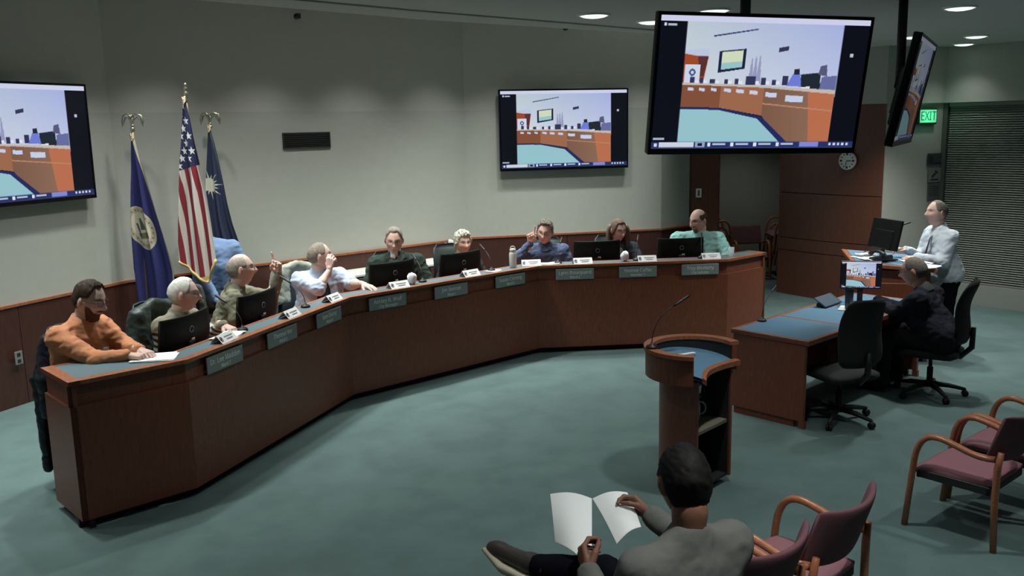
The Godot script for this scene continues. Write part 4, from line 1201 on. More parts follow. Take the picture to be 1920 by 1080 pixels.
	gm.emission = c8(110, 235, 175)
	gm.emission_energy_multiplier = 0.55
	part("panel", Sh.new().box(Vector3(0, 0, 0.044), Vector3(0.30, 0.165, 0.004)).done(), gm, ex)
	text("lettering", "EXIT", 0.15, mat(c8(20, 80, 58), 0.6), ex, tf(Vector3(0, 0, 0.0465)))
	var el := OmniLight3D.new()
	el.name = "exit_light"
	ex.add_child(el)
	el.position = Vector3(0, 0, 0.12)
	el.light_color = Color(0.4, 1.0, 0.7)
	el.light_energy = 0.012
	el.omni_range = 12.0
	el.omni_attenuation = 2.0
	el.light_size = 0.08
	el.shadow_enabled = true
	# notices
	var nt := [["dark framed notice, topmost of three beside the blind", 1.92, 0.30, 0.16, c8(60, 64, 66)], ["white notice with a dark emblem, middle of three beside the blind", 1.71, 0.24, 0.19, c8(120, 122, 118)], ["plain grey notice, lowest of three beside the blind", 1.49, 0.22, 0.22, c8(82, 84, 82)]]
	for i in 3:
		var q = nt[i]
		var s := thing("wall_notice", q[0], "notice", at.call(0.84, q[1]), et, "notices beside the blind")
		part("board", Sh.new().box(Vector3(0, 0, 0.004), Vector3(q[2], q[3], 0.008), 0.002).done(), mat(q[4], 0.6), s)
		var pr := Sh.new()
		if i == 0:
			pr.box(Vector3(-0.09, 0, 0.009), Vector3(0.09, 0.1, 0.001)).box(Vector3(0.06, 0.02, 0.009), Vector3(0.1, 0.012, 0.001), 0.0, Basis(Vector3.BACK, 0.5)).box(Vector3(0.03, -0.05, 0.009), Vector3(0.16, 0.02, 0.001))
		elif i == 1:
			pr.box(Vector3(0, -0.06, 0.009), Vector3(0.15, 0.02, 0.001)).box(Vector3(-0.02, 0.0, 0.009), Vector3(0.09, 0.03, 0.001), 0.0, Basis(Vector3.BACK, 0.6)).box(Vector3(0.03, 0.04, 0.009), Vector3(0.06, 0.025, 0.001), 0.0, Basis(Vector3.BACK, -0.5))
		else:
			for k in 5:
				pr.box(Vector3(0, 0.07 - 0.03 * k, 0.009), Vector3(0.16, 0.008, 0.001))
		part("print", pr.done(), M.ink, s)

# ---------------------------------------------------------------- people: indexed meshes and distance fields
class Bld:
	var V := PackedVector3Array()
	var N := PackedVector3Array()
	var C := PackedColorArray()
	var I := PackedInt32Array()
	func add(v: PackedVector3Array, idx: PackedInt32Array, c, xf := Transform3D(), flip := false) -> void: # idx clockwise
		var base := V.size()
		var w := PackedVector3Array(); w.resize(v.size())
		for i in v.size():
			w[i] = xf * v[i]
		var n := Bld.normals(w, idx, flip)
		V.append_array(w)
		N.append_array(n)
		if c is PackedColorArray:
			C.append_array(c)
		else:
			var col := PackedColorArray(); col.resize(v.size()); col.fill(c)
			C.append_array(col)
		for i in range(0, idx.size(), 3):
			I.append(base + idx[i])
			I.append(base + (idx[i + 2] if flip else idx[i + 1]))
			I.append(base + (idx[i + 1] if flip else idx[i + 2]))
	static func normals(v: PackedVector3Array, idx: PackedInt32Array, flip := false) -> PackedVector3Array:
		var n := PackedVector3Array(); n.resize(v.size())
		for i in range(0, idx.size(), 3):
			var a := idx[i]; var b := idx[i + 1]; var c := idx[i + 2]
			var f := (v[c] - v[a]).cross(v[b] - v[a])
			if flip: f = -f
			n[a] += f; n[b] += f; n[c] += f
		for i in n.size():
			n[i] = n[i].normalized()
		return n
	func mesh() -> ArrayMesh:
		var arr := []
		arr.resize(Mesh.ARRAY_MAX)
		arr[Mesh.ARRAY_VERTEX] = V
		arr[Mesh.ARRAY_NORMAL] = N
		arr[Mesh.ARRAY_COLOR] = C
		arr[Mesh.ARRAY_INDEX] = I
		var m := ArrayMesh.new()
		m.add_surface_from_arrays(Mesh.PRIMITIVE_TRIANGLES, arr)
		return m

# bones: [a, b, ra, rb]; returns [verts, indices (clockwise)]
func nets(bones: Array, cell: float, k: float) -> Array:
	var lo := Vector3.ONE * 1e9; var hi := -lo
	for b in bones:
		var r: float = maxf(b[2], b[3]) + cell * 3.0 + k * 0.5
		lo = lo.min(b[0] - Vector3.ONE * r).min(b[1] - Vector3.ONE * r)
		hi = hi.max(b[0] + Vector3.ONE * r).max(b[1] + Vector3.ONE * r)
	var nx := int((hi.x - lo.x) / cell) + 2; var ny := int((hi.y - lo.y) / cell) + 2; var nz := int((hi.z - lo.z) / cell) + 2
	var f := PackedFloat32Array(); f.resize(nx * ny * nz); f.fill(1.0)
	var sy := nx; var sz := nx * ny
	var k4 := 0.25 / k
	for b in bones:
		var a: Vector3 = b[0]; var e: Vector3 = b[1]
		var ra: float = b[2]; var dr: float = b[3] - ra
		var reach: float = maxf(b[2], b[3]) + cell * 2.0 + k * 0.6
		var p0 := ((a.min(e) - Vector3.ONE * reach - lo) / cell).floor()
		var p1 := ((a.max(e) + Vector3.ONE * reach - lo) / cell).ceil()
		var ab := e - a
		var inv := 1.0 / maxf(ab.length_squared(), 1e-9)
		var x0 := maxi(0, int(p0.x)); var x1 := mini(nx - 1, int(p1.x))
		for z in range(maxi(0, int(p0.z)), mini(nz - 1, int(p1.z)) + 1):
			var qz := lo.z + z * cell - a.z
			for y in range(maxi(0, int(p0.y)), mini(ny - 1, int(p1.y)) + 1):
				var q := Vector3(lo.x + x0 * cell - a.x, lo.y + y * cell - a.y, qz)
				var at := z * sz + y * sy + x0
				for x in range(x0, x1 + 1):
					var t := clampf(q.dot(ab) * inv, 0.0, 1.0)
					var d := (q - ab * t).length() - ra - dr * t
					var o := f[at]
					var h := k - absf(o - d)
					if h > 0.0:
						f[at] = minf(o, d) - h * h * k4
					elif d < o:
						f[at] = d
					at += 1
					q.x += cell
	var V := PackedVector3Array()
	var I := PackedInt32Array()
	var id := PackedInt32Array(); id.resize(nx * ny * nz); id.fill(-1)
	var far := cell * 1.8
	for z in nz - 1:
		for y in ny - 1:
			var at := z * sz + y * sy
			for x in nx - 1:
				var f0 := f[at]
				if f0 < far and f0 > -far:
					var g := [f0, f[at + 1], f[at + sy], f[at + sy + 1], f[at + sz], f[at + sz + 1], f[at + sz + sy], f[at + sz + sy + 1]]
					var neg := 0
					for v in g:
						if v < 0.0: neg += 1
					if neg > 0 and neg < 8:
						var s := Vector3.ZERO; var m := 0
						for e in EDGES:
							var u: float = g[e[0]]; var w: float = g[e[1]]
							if (u < 0.0) != (w < 0.0):
								s += CORNER[e[0]].lerp(CORNER[e[1]], u / (u - w)); m += 1
						id[at] = V.size()
						V.append(lo + (Vector3(x, y, z) + s / m) * cell)
				at += 1
	for z in range(1, nz - 1):
		for y in range(1, ny - 1):
			var at := z * sz + y * sy + 1
			for x in range(1, nx - 1):
				var f0 := f[at]
				if f0 < far and f0 > -far:
					var inn := f0 < 0.0
					if inn != (f[at + 1] < 0.0):
						quad_ids(I, id[at - sy - sz], id[at - sz], id[at], id[at - sy], inn)
					if inn != (f[at + sy] < 0.0):
						quad_ids(I, id[at - sz - 1], id[at - 1], id[at], id[at - sz], inn)
					if inn != (f[at + sz] < 0.0):
						quad_ids(I, id[at - 1 - sy], id[at - sy], id[at], id[at - 1], inn)
				at += 1
	return [V, I]

const CORNER: Array[Vector3] = [Vector3(0, 0, 0), Vector3(1, 0, 0), Vector3(0, 1, 0), Vector3(1, 1, 0), Vector3(0, 0, 1), Vector3(1, 0, 1), Vector3(0, 1, 1), Vector3(1, 1, 1)]
const EDGES := [[0, 1], [2, 3], [4, 5], [6, 7], [0, 2], [1, 3], [4, 6], [5, 7], [0, 4], [1, 5], [2, 6], [3, 7]]

func quad_ids(I: PackedInt32Array, a: int, b: int, c: int, d: int, inn: bool) -> void:
	if a < 0 or b < 0 or c < 0 or d < 0:
		return
	if inn:
		I.append(a); I.append(c); I.append(b); I.append(a); I.append(d); I.append(c)
	else:
		I.append(a); I.append(b); I.append(c); I.append(a); I.append(c); I.append(d)

var fold := FastNoiseLite.new()

func garment(bones: Array, cell: float, k: float, col, folds: float, shade = null) -> ArrayMesh:
	var r := nets(bones, cell, k)
	var v: PackedVector3Array = r[0]
	var n := Bld.normals(v, r[1])
	if folds > 0.0:
		for i in v.size():
			var q := v[i]
			var a := fold.get_noise_3d(q.x * 9.0 + q.y * 5.0, q.y * 16.0 - q.x * 6.0, q.z * 9.0)
			var b := fold.get_noise_3d(q.x * 30.0, q.y * 30.0 + 9.0, q.z * 30.0)
			v[i] = q + n[i] * folds * (0.5 - absf(a) * 2.2 + 0.25 * b)
	var B := Bld.new()
	if shade != null:
		var c := PackedColorArray(); c.resize(v.size())
		for i in v.size():
			c[i] = shade.call(v[i])
		B.add(v, r[1], c)
	else:
		B.add(v, r[1], col)
	return B.mesh()

# ---------------------------------------------------------------- hands: right hand, wrist at the origin, fingers along -z, palm down, thumb on -x
var hand_shapes := {}

func hand_shape(pose: String) -> Array:
	if hand_shapes.has(pose):
		return hand_shapes[pose]
	var curl := {"rest": [[0.35, 0.5, 0.3], [0.4, 0.55, 0.35], [0.45, 0.6, 0.35], [0.5, 0.6, 0.4]], "point": [[0.02, 0.08, 0.05], [1.15, 1.5, 0.8], [1.25, 1.5, 0.8], [1.3, 1.5, 0.8]], "grip": [[0.75, 0.8, 0.45], [0.85, 0.85, 0.5], [0.95, 0.9, 0.5], [1.0, 0.9, 0.5]], "flat": [[0.12, 0.15, 0.1], [0.12, 0.18, 0.1], [0.14, 0.18, 0.1], [0.16, 0.2, 0.12]]}[pose] as Array
	var mcp := [Vector3(-0.031, 0.0, -0.088), Vector3(-0.010, 0.004, -0.093), Vector3(0.011, 0.001, -0.088), Vector3(0.030, -0.004, -0.078)]
	var len := [[0.044, 0.026, 0.020], [0.049, 0.030, 0.021], [0.045, 0.028, 0.021], [0.035, 0.021, 0.018]]
	var bones := [[Vector3(0, 0, 0.05), Vector3(0, 0, -0.01), 0.026, 0.024]]
	var fingers := []
	for i in 4:
		bones.append([Vector3(-0.012 + 0.008 * i, -0.001, -0.012), mcp[i], 0.016, 0.0125])
		var p: Vector3 = mcp[i]; var a := 0.0
		var spread: float = (1.5 - i) * -0.07
		for j in 3:
			a += curl[i][j]
			var d := Vector3(spread * cos(a), -sin(a), -cos(a)).normalized()
			var e := p + d * (len[i][j] as float)
			fingers.append([p, e, 0.0098 - 0.0009 * j - (0.001 if i == 3 else 0.0), 0.0092 - 0.0010 * j - (0.001 if i == 3 else 0.0)])
			p = e
	var th := [Vector3(-0.020, -0.008, -0.022), Vector3(-0.046, -0.018, -0.050), Vector3(-0.058, -0.026, -0.082), Vector3(-0.060, -0.030, -0.108)]
	if pose == "grip":
		th = [Vector3(-0.020, -0.010, -0.022), Vector3(-0.042, -0.030, -0.048), Vector3(-0.046, -0.050, -0.076), Vector3(-0.040, -0.062, -0.098)]
	elif pose == "point":
		th = [Vector3(-0.020, -0.010, -0.022), Vector3(-0.044, -0.026, -0.048), Vector3(-0.034, -0.044, -0.072), Vector3(-0.014, -0.048, -0.086)]
	bones.append([Vector3(-0.012, -0.004, -0.008), th[1], 0.017, 0.014])
	bones.append([Vector3(0.008, -0.008, -0.02), Vector3(0.026, -0.008, -0.05), 0.014, 0.011])
	for j in range(1, 3):
		fingers.append([th[j], th[j + 1], 0.0122 - 0.001 * j, 0.0112 - 0.0012 * j])
	var r := nets(bones + fingers, 0.0042, 0.006)
	hand_shapes[pose] = r
	return r

# ---------------------------------------------------------------- heads: local frame, face towards -z, 0.24 from chin to crown
func gss(x: float, y: float, cx: float, cy: float, sx: float, sy: float) -> float:
	var a := (x - cx) / sx; var b := (y - cy) / sy
	return exp(-0.5 * (a * a + b * b))

func face_point(d: Vector3, female: bool) -> Vector3:
	var low := clampf(-d.y, 0.0, 1.0)
	var p := Vector3(d.x * 0.077, d.y * 0.121, d.z * (0.101 if d.z > 0 else 0.092))
	p.x *= 1.0 - (0.34 if female else 0.27) * pow(low, 1.6)
	if d.z > 0.0:
		p.z *= 1.0 - 0.42 * pow(low, 1.1)
		p.z += 0.008 * gss(d.y, 0.0, 0.25, 0.0, 0.4, 1.0)
	else:
		p.z *= 1.0 - 0.10 * pow(low, 2.0)
		p.z *= 1.0 + 0.05 * (1.0 - absf(d.x)) * gss(d.y, 0.0, -0.1, 0.0, 0.5, 1.0)
	if d.z < 0.15:
		var w := clampf((0.15 - d.z) / 0.4, 0.0, 1.0)
		var ax := absf(p.x); var y := p.y
		var o := 0.023 * gss(ax, y, 0, -0.018, 0.0105, 0.012) + 0.012 * gss(ax, y, 0, 0.004, 0.0085, 0.019) + 0.007 * gss(ax, y, 0.011, -0.024, 0.007, 0.007)
		o -= 0.012 * gss(ax, y, 0.031, 0.017, 0.015, 0.011)
		o += 0.005 * gss(ax, y, 0.026, 0.036, 0.022, 0.008) + 0.006 * gss(ax, y, 0.043, -0.014, 0.018, 0.016)
		o += 0.006 * gss(ax, y, 0, -0.049, 0.019, 0.005) + 0.006 * gss(ax, y, 0, -0.060, 0.016, 0.005) - 0.004 * gss(ax, y, 0, -0.0545, 0.024, 0.003)
		o += 0.011 * gss(ax, y, 0, -0.095, 0.022, 0.016) - 0.004 * gss(ax, y, 0, -0.076, 0.02, 0.007)
		p.z -= o * w
	return p

const HU := 60
const HV := 46

func head_dir(i: int, j: int) -> Vector3:
	var t := PI * clampf(float(j) / HV, 0.004, 0.996)
	var a := TAU * i / HU
	# closer columns across the face
	a = a - 0.42 * sin(a)
	return Vector3(sin(t) * sin(a), cos(t), -sin(t) * cos(a))

func grid_ids(skip = null) -> PackedInt32Array:
	var I := PackedInt32Array()
	for j in HV:
		for i in HU:
			var a := j * HU + i; var b := j * HU + (i + 1) % HU
			var c := a + HU; var d := b + HU
			if skip != null and not (skip[a] or skip[b] or skip[c] or skip[d]):
				continue
			I.append(a); I.append(c); I.append(b)
			I.append(b); I.append(c); I.append(d)
	return I

func lin(c: Color) -> Color:
	return c.srgb_to_linear()

# h: skin, hair, front, sides, back, top, thick, curl, bald, brow, beard, female
func head_into(B: Bld, xf: Transform3D, h: Dictionary) -> void:
	var skin: Color = lin(h.skin)
	var lip := skin.lerp(Color(0.32, 0.09, 0.08), 0.35)
	var brow: Color = lin(h.get("brow", h.hair))
	var v := PackedVector3Array(); var c := PackedColorArray()
	for j in HV + 1:
		for i in HU:
			var p := face_point(head_dir(i, j), h.get("female", false))
			v.append(p)
			var col := skin
			if p.z < -0.04:
				var ax := absf(p.x)
				col = col.lerp(lip, clampf(1.4 * gss(ax, p.y, 0, -0.0545, 0.016, 0.0065), 0, 1))
				col = col.lerp(brow, clampf(1.6 * gss(ax, p.y, 0.030, 0.036 - 0.12 * maxf(0.0, ax - 0.034), 0.013, 0.0042), 0, 0.85))
				col = col.lerp(Color(skin.r * 1.1, skin.g * 0.85, skin.b * 0.8), 0.5 * gss(ax, p.y, 0.0, -0.018, 0.012, 0.012) + 0.4 * gss(ax, p.y, 0.042, -0.02, 0.018, 0.016))
			c.append(col)
	B.add(v, grid_ids(), c, xf)
	for s in [-1.0, 1.0]:
		var ear := Sh.new()
		var q := ball_arrays(Vector3(0.078 * s, 0.0, 0.014), Vector3(0.009, 0.033, 0.020), Basis(Vector3.UP, -0.45 * s) * Basis(Vector3.RIGHT, -0.2), 12, 9)
		B.add(q[0], q[1], skin.lerp(Color(skin.r, skin.g * 0.8, skin.b * 0.75), 0.4), xf)
		q = ball_arrays(Vector3(0.084 * s, 0.004, 0.010), Vector3(0.006, 0.018, 0.010), Basis(Vector3.UP, -0.45 * s), 10, 7)
		B.add(q[0], q[1], skin * 0.72, xf)
		var ez := face_point(Vector3(0.40 * s, 0.145, -0.905).normalized(), false)
		q = ball_arrays(Vector3(0.031 * s, 0.0165, ez.z + 0.0095), Vector3(0.0125, 0.0095, 0.0125), Basis(), 12, 8)
		B.add(q[0], q[1], Color(0.62, 0.6, 0.57), xf)
		q = ball_arrays(Vector3(0.031 * s, 0.0150, ez.z - 0.0008), Vector3(0.0052, 0.0052, 0.003), Basis(), 10, 6)
		B.add(q[0], q[1], Color(0.02, 0.018, 0.015), xf)
		q = ball_arrays(Vector3(0.031 * s, 0.0215, ez.z + 0.008), Vector3(0.0145, 0.0065, 0.0125), Basis(), 12, 7) # upper lid
		B.add(q[0], q[1], skin * 0.9, xf)

func ball_arrays(c: Vector3, r: Vector3, bs: Basis, nu: int, nv: int) -> Array:
	var v := PackedVector3Array(); var I := PackedInt32Array()
	for j in nv + 1:
		var t := PI * clampf(float(j) / nv, 0.01, 0.99)
		for k in nu:
			var a := TAU * k / nu
			v.append(c + bs * Vector3(sin(t) * sin(a) * r.x, cos(t) * r.y, -sin(t) * cos(a) * r.z))
	for j in nv:
		for k in nu:
			var a := j * nu + k; var b := j * nu + (k + 1) % nu
			I.append_array([a, a + nu, b, b, a + nu, b + nu])
	return [v, I]

# a shell that grows out of the head wherever grow(p, azimuth) is above 0
func head_shell(xf: Transform3D, female: bool, grow: Callable, curl: float, sd: int, col: Color, col2: Color, skin: Color, full: float) -> ArrayMesh:
	var f := FastNoiseLite.new(); f.seed = sd; f.frequency = 1.0
	var v := PackedVector3Array(); var c := PackedColorArray(); var on := []
	for j in HV + 1:
		for i in HU:
			var d := head_dir(i, j)
			var p := face_point(d, female)
			var az := absf(atan2(d.x, -d.z))
			var g: float = grow.call(p, az)
			on.append(g > 0.0)
			var n := (p * Vector3(1.6, 1.0, 1.3)).normalized()
			var ns := f.get_noise_3d(p.x * 60.0, p.y * 34.0, p.z * 60.0)
			var t := maxf(g, 0.0) * (1.0 + curl * ns * 1.6) - (0.004 if g <= 0.0 else 0.0015)
			v.append(p + n * t)
			var hc := col.lerp(col2, clampf(0.5 + 1.1 * f.get_noise_3d(p.x * 110.0, p.y * 26.0 + 7.0, p.z * 110.0), 0, 1))
			# thin hair at its edges lets the scalp through
			c.append(skin.lerp(hc, smoothstep(0.04, 0.55, g / full + 0.12 * ns)))
	var B := Bld.new()
	B.add(v, grid_ids(on), c, xf)
	return B.mesh()

func smooth01(a: float, b: float, x: float) -> float:
	return smoothstep(a, b, x)

func hair_grow(h: Dictionary) -> Callable:
	var front: float = h.get("front", 0.062) + 0.006; var side: float = h.get("sides", 0.012); var back: float = h.get("back", -0.062)
	var thick: float = h.get("thick", 0.016) * 0.62; var top: float = h.get("top", h.get("thick", 0.016)) * 0.7
	var bald: float = h.get("bald", -1.0) # crown radius left bare
	return func(p: Vector3, az: float) -> float:
		var line := lerpf(front, side, smoothstep(0.7, 1.3, az)) if az < 1.45 else lerpf(side, back, smoothstep(1.45, 2.1, az))
		var m := smoothstep(line + 0.004, line + 0.02, p.y)
		var t := lerpf(thick, top, smoothstep(0.03, 0.09, p.y))
		if bald > 0.0:
			var q := Vector2(p.x * 1.15, p.z - 0.005).length()
			m *= smoothstep(bald, bald + 0.022, q) if p.y > 0.03 else 1.0
			if az < 1.25: m *= smoothstep(0.95, 1.25, az)
		# keep the ears clear
		m *= 1.0 - 0.85 * gss(p.y, p.z, -0.002, 0.012, 0.024, 0.014) * smoothstep(0.055, 0.07, absf(p.x))
		return m * t if m > 0.02 else 0.0

# ---------------------------------------------------------------- people: assembly
func vm(rough: float, spec := 0.4) -> StandardMaterial3D:
	var m := mat(Color.WHITE, rough, 0.0, spec)
	m.vertex_color_use_as_albedo = true
	return m

func elbow_of(s: Vector3, w: Vector3, l1: float, l2: float, hint: Vector3) -> Vector3:
	var d := w - s
	var L := minf(d.length(), (l1 + l2) * 0.995)
	var a := (l1 * l1 - l2 * l2 + L * L) / (2.0 * L)
	var h := sqrt(maxf(0.0, l1 * l1 - a * a))
	var n := d.normalized()
	var b := (hint - n * hint.dot(n)).normalized()
	return s + n * a + b * h

# p: at, label, s (size), head, gaze, roll, F (facing), sc (between the shoulders), pelvis, arms [right, left] of {w, e?, f, n, pose}, sleeve (0..1 of the whole arm), look colours
func person(p: Dictionary) -> Node3D:
	var base: Vector3 = Vector3(p.pelvis.x, 0, p.pelvis.z)
	var o := thing("person", p.label, "person", base)
	var s: float = p.s
	var F: Vector3 = p.F.normalized()
	var R: Vector3 = F.cross(Vector3.UP).normalized()
	var sc: Vector3 = p.sc - base
	var pel: Vector3 = p.pelvis - base
	var hc: Vector3 = p.head - base
	var gaze: Vector3 = p.gaze.normalized()
	var hx := gaze.cross(Vector3.UP).normalized()
	var hb := Basis(hx, hx.cross(gaze), -gaze) * Basis(Vector3.BACK, p.get("roll", 0.0))
	var hs: float = p.get("hs", s)
	var hxf := Transform3D(hb * Basis.from_scale(Vector3.ONE * hs), hc)
	var w: float = p.get("wide", 0.185) * s
	var belly: float = p.get("belly", 0.0) * s
	var tw: float = p.get("twist", 0.0)
	var SR := R.rotated(Vector3.UP, tw)
	var sh := [sc + SR * w, sc - SR * w]
	var l1 := 0.30 * s; var l2 := 0.265 * s
	var el := []; var wr := []
	for k in 2:
		var a: Dictionary = p.arms[k]
		var wk: Vector3 = a.w - base
		var side := R * (1.0 if k == 0 else -1.0)
		var e: Vector3 = a.e - base if a.has("e") else elbow_of(sh[k], wk, l1, l2, a.get("hint", Vector3.DOWN + side * 0.6 - F * 0.3))
		el.append(e); wr.append(wk)
	# legs
	var hip := [pel + R * 0.095 * s, pel - R * 0.095 * s]
	var kn := []; var an := []; var toe := []
	for k in 2:
		var side := R * (1.0 if k == 0 else -1.0)
		if p.has("legs"):
			kn.append(p.legs[k][0] - base); an.append(p.legs[k][1] - base); toe.append(p.legs[k][2] - base)
		elif p.get("standing", false):
			kn.append(hip[k].lerp(Vector3(hip[k].x, 0.0, hip[k].z) + side * 0.02, 0.48) + F * 0.03)
			an.append(Vector3(hip[k].x, 0.085, hip[k].z) + side * 0.03 + F * (0.04 - 0.08 * k))
			toe.append(an[k] + F * 0.15 * s + Vector3(0, -0.05, 0))
		else:
			var q: Vector3 = hip[k] + F * 0.43 * s + side * 0.05
			kn.append(Vector3(q.x, pel.y + 0.02, q.z))
			an.append(Vector3(q.x, 0.09, q.z) + F * 0.02)
			toe.append(an[k] + F * 0.15 * s + Vector3(0, -0.045, 0))
	var chest := sc - Vector3(0, 0.17 * s, 0) + (pel - sc) * 0.02
	var front := F
	# ---- body: one skin, head and hands included
	var B := Bld.new()
	var bones := []
	var nk: Vector3 = hc + hb * Vector3(0, -0.085, 0.022) * hs
	bones.append([sc + Vector3(0, 0.01, 0) * s, nk, 0.058 * s, 0.052 * hs])
	bones.append([nk, hc + hb * Vector3(0, -0.045, 0.018) * hs, 0.052 * hs, 0.05 * hs])
	bones.append([sh[0].lerp(sc, 0.2), sh[1].lerp(sc, 0.2), 0.05 * s, 0.05 * s])
	bones.append([sc, pel, 0.055 * s, 0.08 * s])
	for k in 2:
		bones.append([sh[k], el[k], 0.042 * s, 0.036 * s])
		bones.append([el[k], el[k].lerp(wr[k], 0.35), 0.036 * s, 0.038 * s])
		bones.append([el[k].lerp(wr[k], 0.35), wr[k], 0.038 * s, 0.026 * s])
		bones.append([hip[k], kn[k], 0.06 * s, 0.045 * s])
		bones.append([kn[k], an[k], 0.045 * s, 0.035 * s])
	var skin: Color = lin(p.skin)
	var r := nets(bones, 0.017, 0.03)
	B.add(r[0], r[1], skin)
	var hd: Dictionary = p.hair.duplicate()
	hd.skin = p.skin
	hd.hair = p.hair.color
	head_into(B, hxf, hd)
	for k in 2:
		var a: Dictionary = p.arms[k]
		var fd: Vector3 = a.get("f", (wr[k] - el[k])).normalized()
		var up: Vector3 = -(a.get("n", Vector3.DOWN) as Vector3)
		var bx := fd.cross(up).normalized()
		var hbs := Basis(bx, bx.cross(fd), -fd)
		var mir := k == 1
		if mir: hbs = hbs * Basis.from_scale(Vector3(-1, 1, 1))
		var q := hand_shape(a.get("pose", "rest"))
		B.add(q[0], q[1], skin.lerp(Color(skin.r * 1.05, skin.g * 0.88, skin.b * 0.85), 0.2), Transform3D(hbs * Basis.from_scale(Vector3.ONE * s * 0.98), wr[k] + fd * 0.012), mir)
	part("body", B.mesh(), M.skin, o)
	# ---- upper garment
	var top := []
	var tr := R * 0.085 * s
	var bl: float = 0.112 * s + belly * 0.5
	top.append([chest + R * 0.088 * s + front * 0.008, pel + tr * 1.05 + Vector3(0, 0.06, 0), 0.112 * s, bl])
	top.append([chest - R * 0.088 * s + front * 0.008, pel - tr * 1.05 + Vector3(0, 0.06, 0), 0.112 * s, bl])
	if belly > 0.0:
		top.append([chest.lerp(pel, 0.5) + front * belly * 0.7, chest.lerp(pel, 0.85) + front * belly, 0.11 * s + belly * 0.4, 0.115 * s + belly * 0.4])
	top.append([sc + SR * w * 0.62 - Vector3(0, 0.055 * s, 0), sc - SR * w * 0.62 - Vector3(0, 0.055 * s, 0), 0.088 * s, 0.088 * s])
	top.append([sc - Vector3(0, 0.05 * s, 0), pel + Vector3(0, 0.08, 0), 0.108 * s, 0.125 * s])
	top.append([sc - Vector3(0, 0.03 * s, 0), sc.lerp(nk, 0.45), 0.085 * s, 0.066 * s])
	for k in 2:
		var sd := 1.0 if k == 0 else -1.0
		top.append([chest + R * sd * 0.088 * s, sh[k].lerp(sc, 0.25) - Vector3(0, 0.05 * s, 0), 0.112 * s, 0.085 * s])
		top.append([sc.lerp(nk, 0.42), sh[k].lerp(sc, 0.12) + Vector3(0, 0.0, 0), 0.052 * s, 0.062 * s])
		var lo: float = p.get("loose", 1.0)
		var sl: float = p.get("sleeve", 1.0)
		if sl >= 0.5:
			top.append([sh[k], el[k], 0.066 * s * lo, 0.052 * s * lo])
			var t := (sl - 0.5) * 2.0
			if t > 0.02:
				top.append([el[k], el[k].lerp(wr[k], t), 0.052 * s * lo, lerpf(0.05, 0.037, t) * s * lo])
		else:
			top.append([sh[k], sh[k].lerp(el[k], sl * 2.0), 0.066 * s * lo, 0.058 * s * lo])
	var shade = p.get("shade")
	part(p.get("top_name", "shirt"), garment(top, 0.0135, 0.035, lin(p.top), p.get("folds", 0.006), shade), M.cloth, o)
	# ---- legs
	var tl := []
	for k in 2:
		tl.append([hip[k], kn[k], 0.088 * s, 0.066 * s])
		tl.append([kn[k], an[k], 0.064 * s, 0.052 * s])
	tl.append([hip[0], hip[1], 0.105 * s, 0.105 * s])
	part("trousers", garment(tl, 0.017, 0.03, lin(p.get("legs_color", c8(30, 32, 38))), 0.004), M.cloth, o)
	for k in 2:
		var fw: Vector3 = (toe[k] - an[k]).normalized()
		var b2 := [[an[k] - fw * 0.03 * s, an[k] + fw * 0.06 * s, 0.043 * s, 0.042 * s], [an[k] + fw * 0.05 * s - Vector3(0, 0.01, 0), toe[k], 0.043 * s, 0.034 * s], [toe[k] - fw * 0.02, toe[k] + fw * 0.03 * s, 0.036 * s, 0.03 * s]]
		part("shoe", garment(b2, 0.013, 0.02, lin(p.get("shoe_color", c8(20, 20, 22))), 0.0), M.shoe, o)
	# ---- hair
	var H: Dictionary = p.hair
	if not H.get("none", false):
		var hm := head_shell(hxf, H.get("female", false), hair_grow(H), H.get("curl", 0.3), H.get("seed", 3), lin(H.color), lin(H.get("color2", H.color)), skin, maxf(0.006, H.get("thick", 0.016) * 0.62))
		part("hair", hm, M.hair, o)
	if p.has("beard"):
		var bd: Dictionary = p.beard
		var wid: float = bd.get("wide", 1.45); var th: float = bd.get("thick", 0.012) * 0.7; var drop: float = bd.get("drop", 0.0)
		var grow := func(q: Vector3, az: float) -> float:
			var m := smoothstep(-0.046, -0.066, q.y - 0.045 * smoothstep(0.55, 1.25, az)) * (1.0 - smoothstep(wid - 0.25, wid, az))
			m = maxf(m, 1.1 * gss(absf(q.x), q.y, 0.012, -0.039, 0.016, 0.0055) if az < 0.7 else 0.0)
			m *= 1.0 - 1.0 * gss(q.x, q.y, 0.0, -0.0545, 0.015, 0.0055)
			return m * (th + drop * smoothstep(-0.07, -0.11, q.y)) if m > 0.05 else 0.0
		part("beard", head_shell(hxf, false, grow, 0.35, 12, lin(bd.color), lin(bd.get("color2", bd.color)), skin, th), M.hair, o)
	if p.get("glasses", false):
		var g := Sh.new().smooth(true)
		for k in [-1.0, 1.0]:
			var ring := []
			for i in 17:
				var a := TAU * i / 16
				ring.append(hxf * Vector3(0.032 * k + cos(a) * 0.0225, 0.0135 + sin(a) * 0.0165, -0.1015 + 0.2 * absf(0.032 * k + cos(a) * 0.0225) * 0.28))
			g.tube(ring, 0.0013 * hs, 6)
			g.tube([hxf * Vector3(0.054 * k, 0.018, -0.090), hxf * Vector3(0.078 * k, 0.018, -0.055), hxf * Vector3(0.080 * k, 0.016, 0.012)], 0.0016 * hs, 6)
		g.tube([hxf * Vector3(-0.0105, 0.017, -0.1035), hxf * Vector3(0, 0.019, -0.106), hxf * Vector3(0.0105, 0.017, -0.1035)], 0.0016 * hs, 6)
		part("glasses", g.done(), M.frame, o)
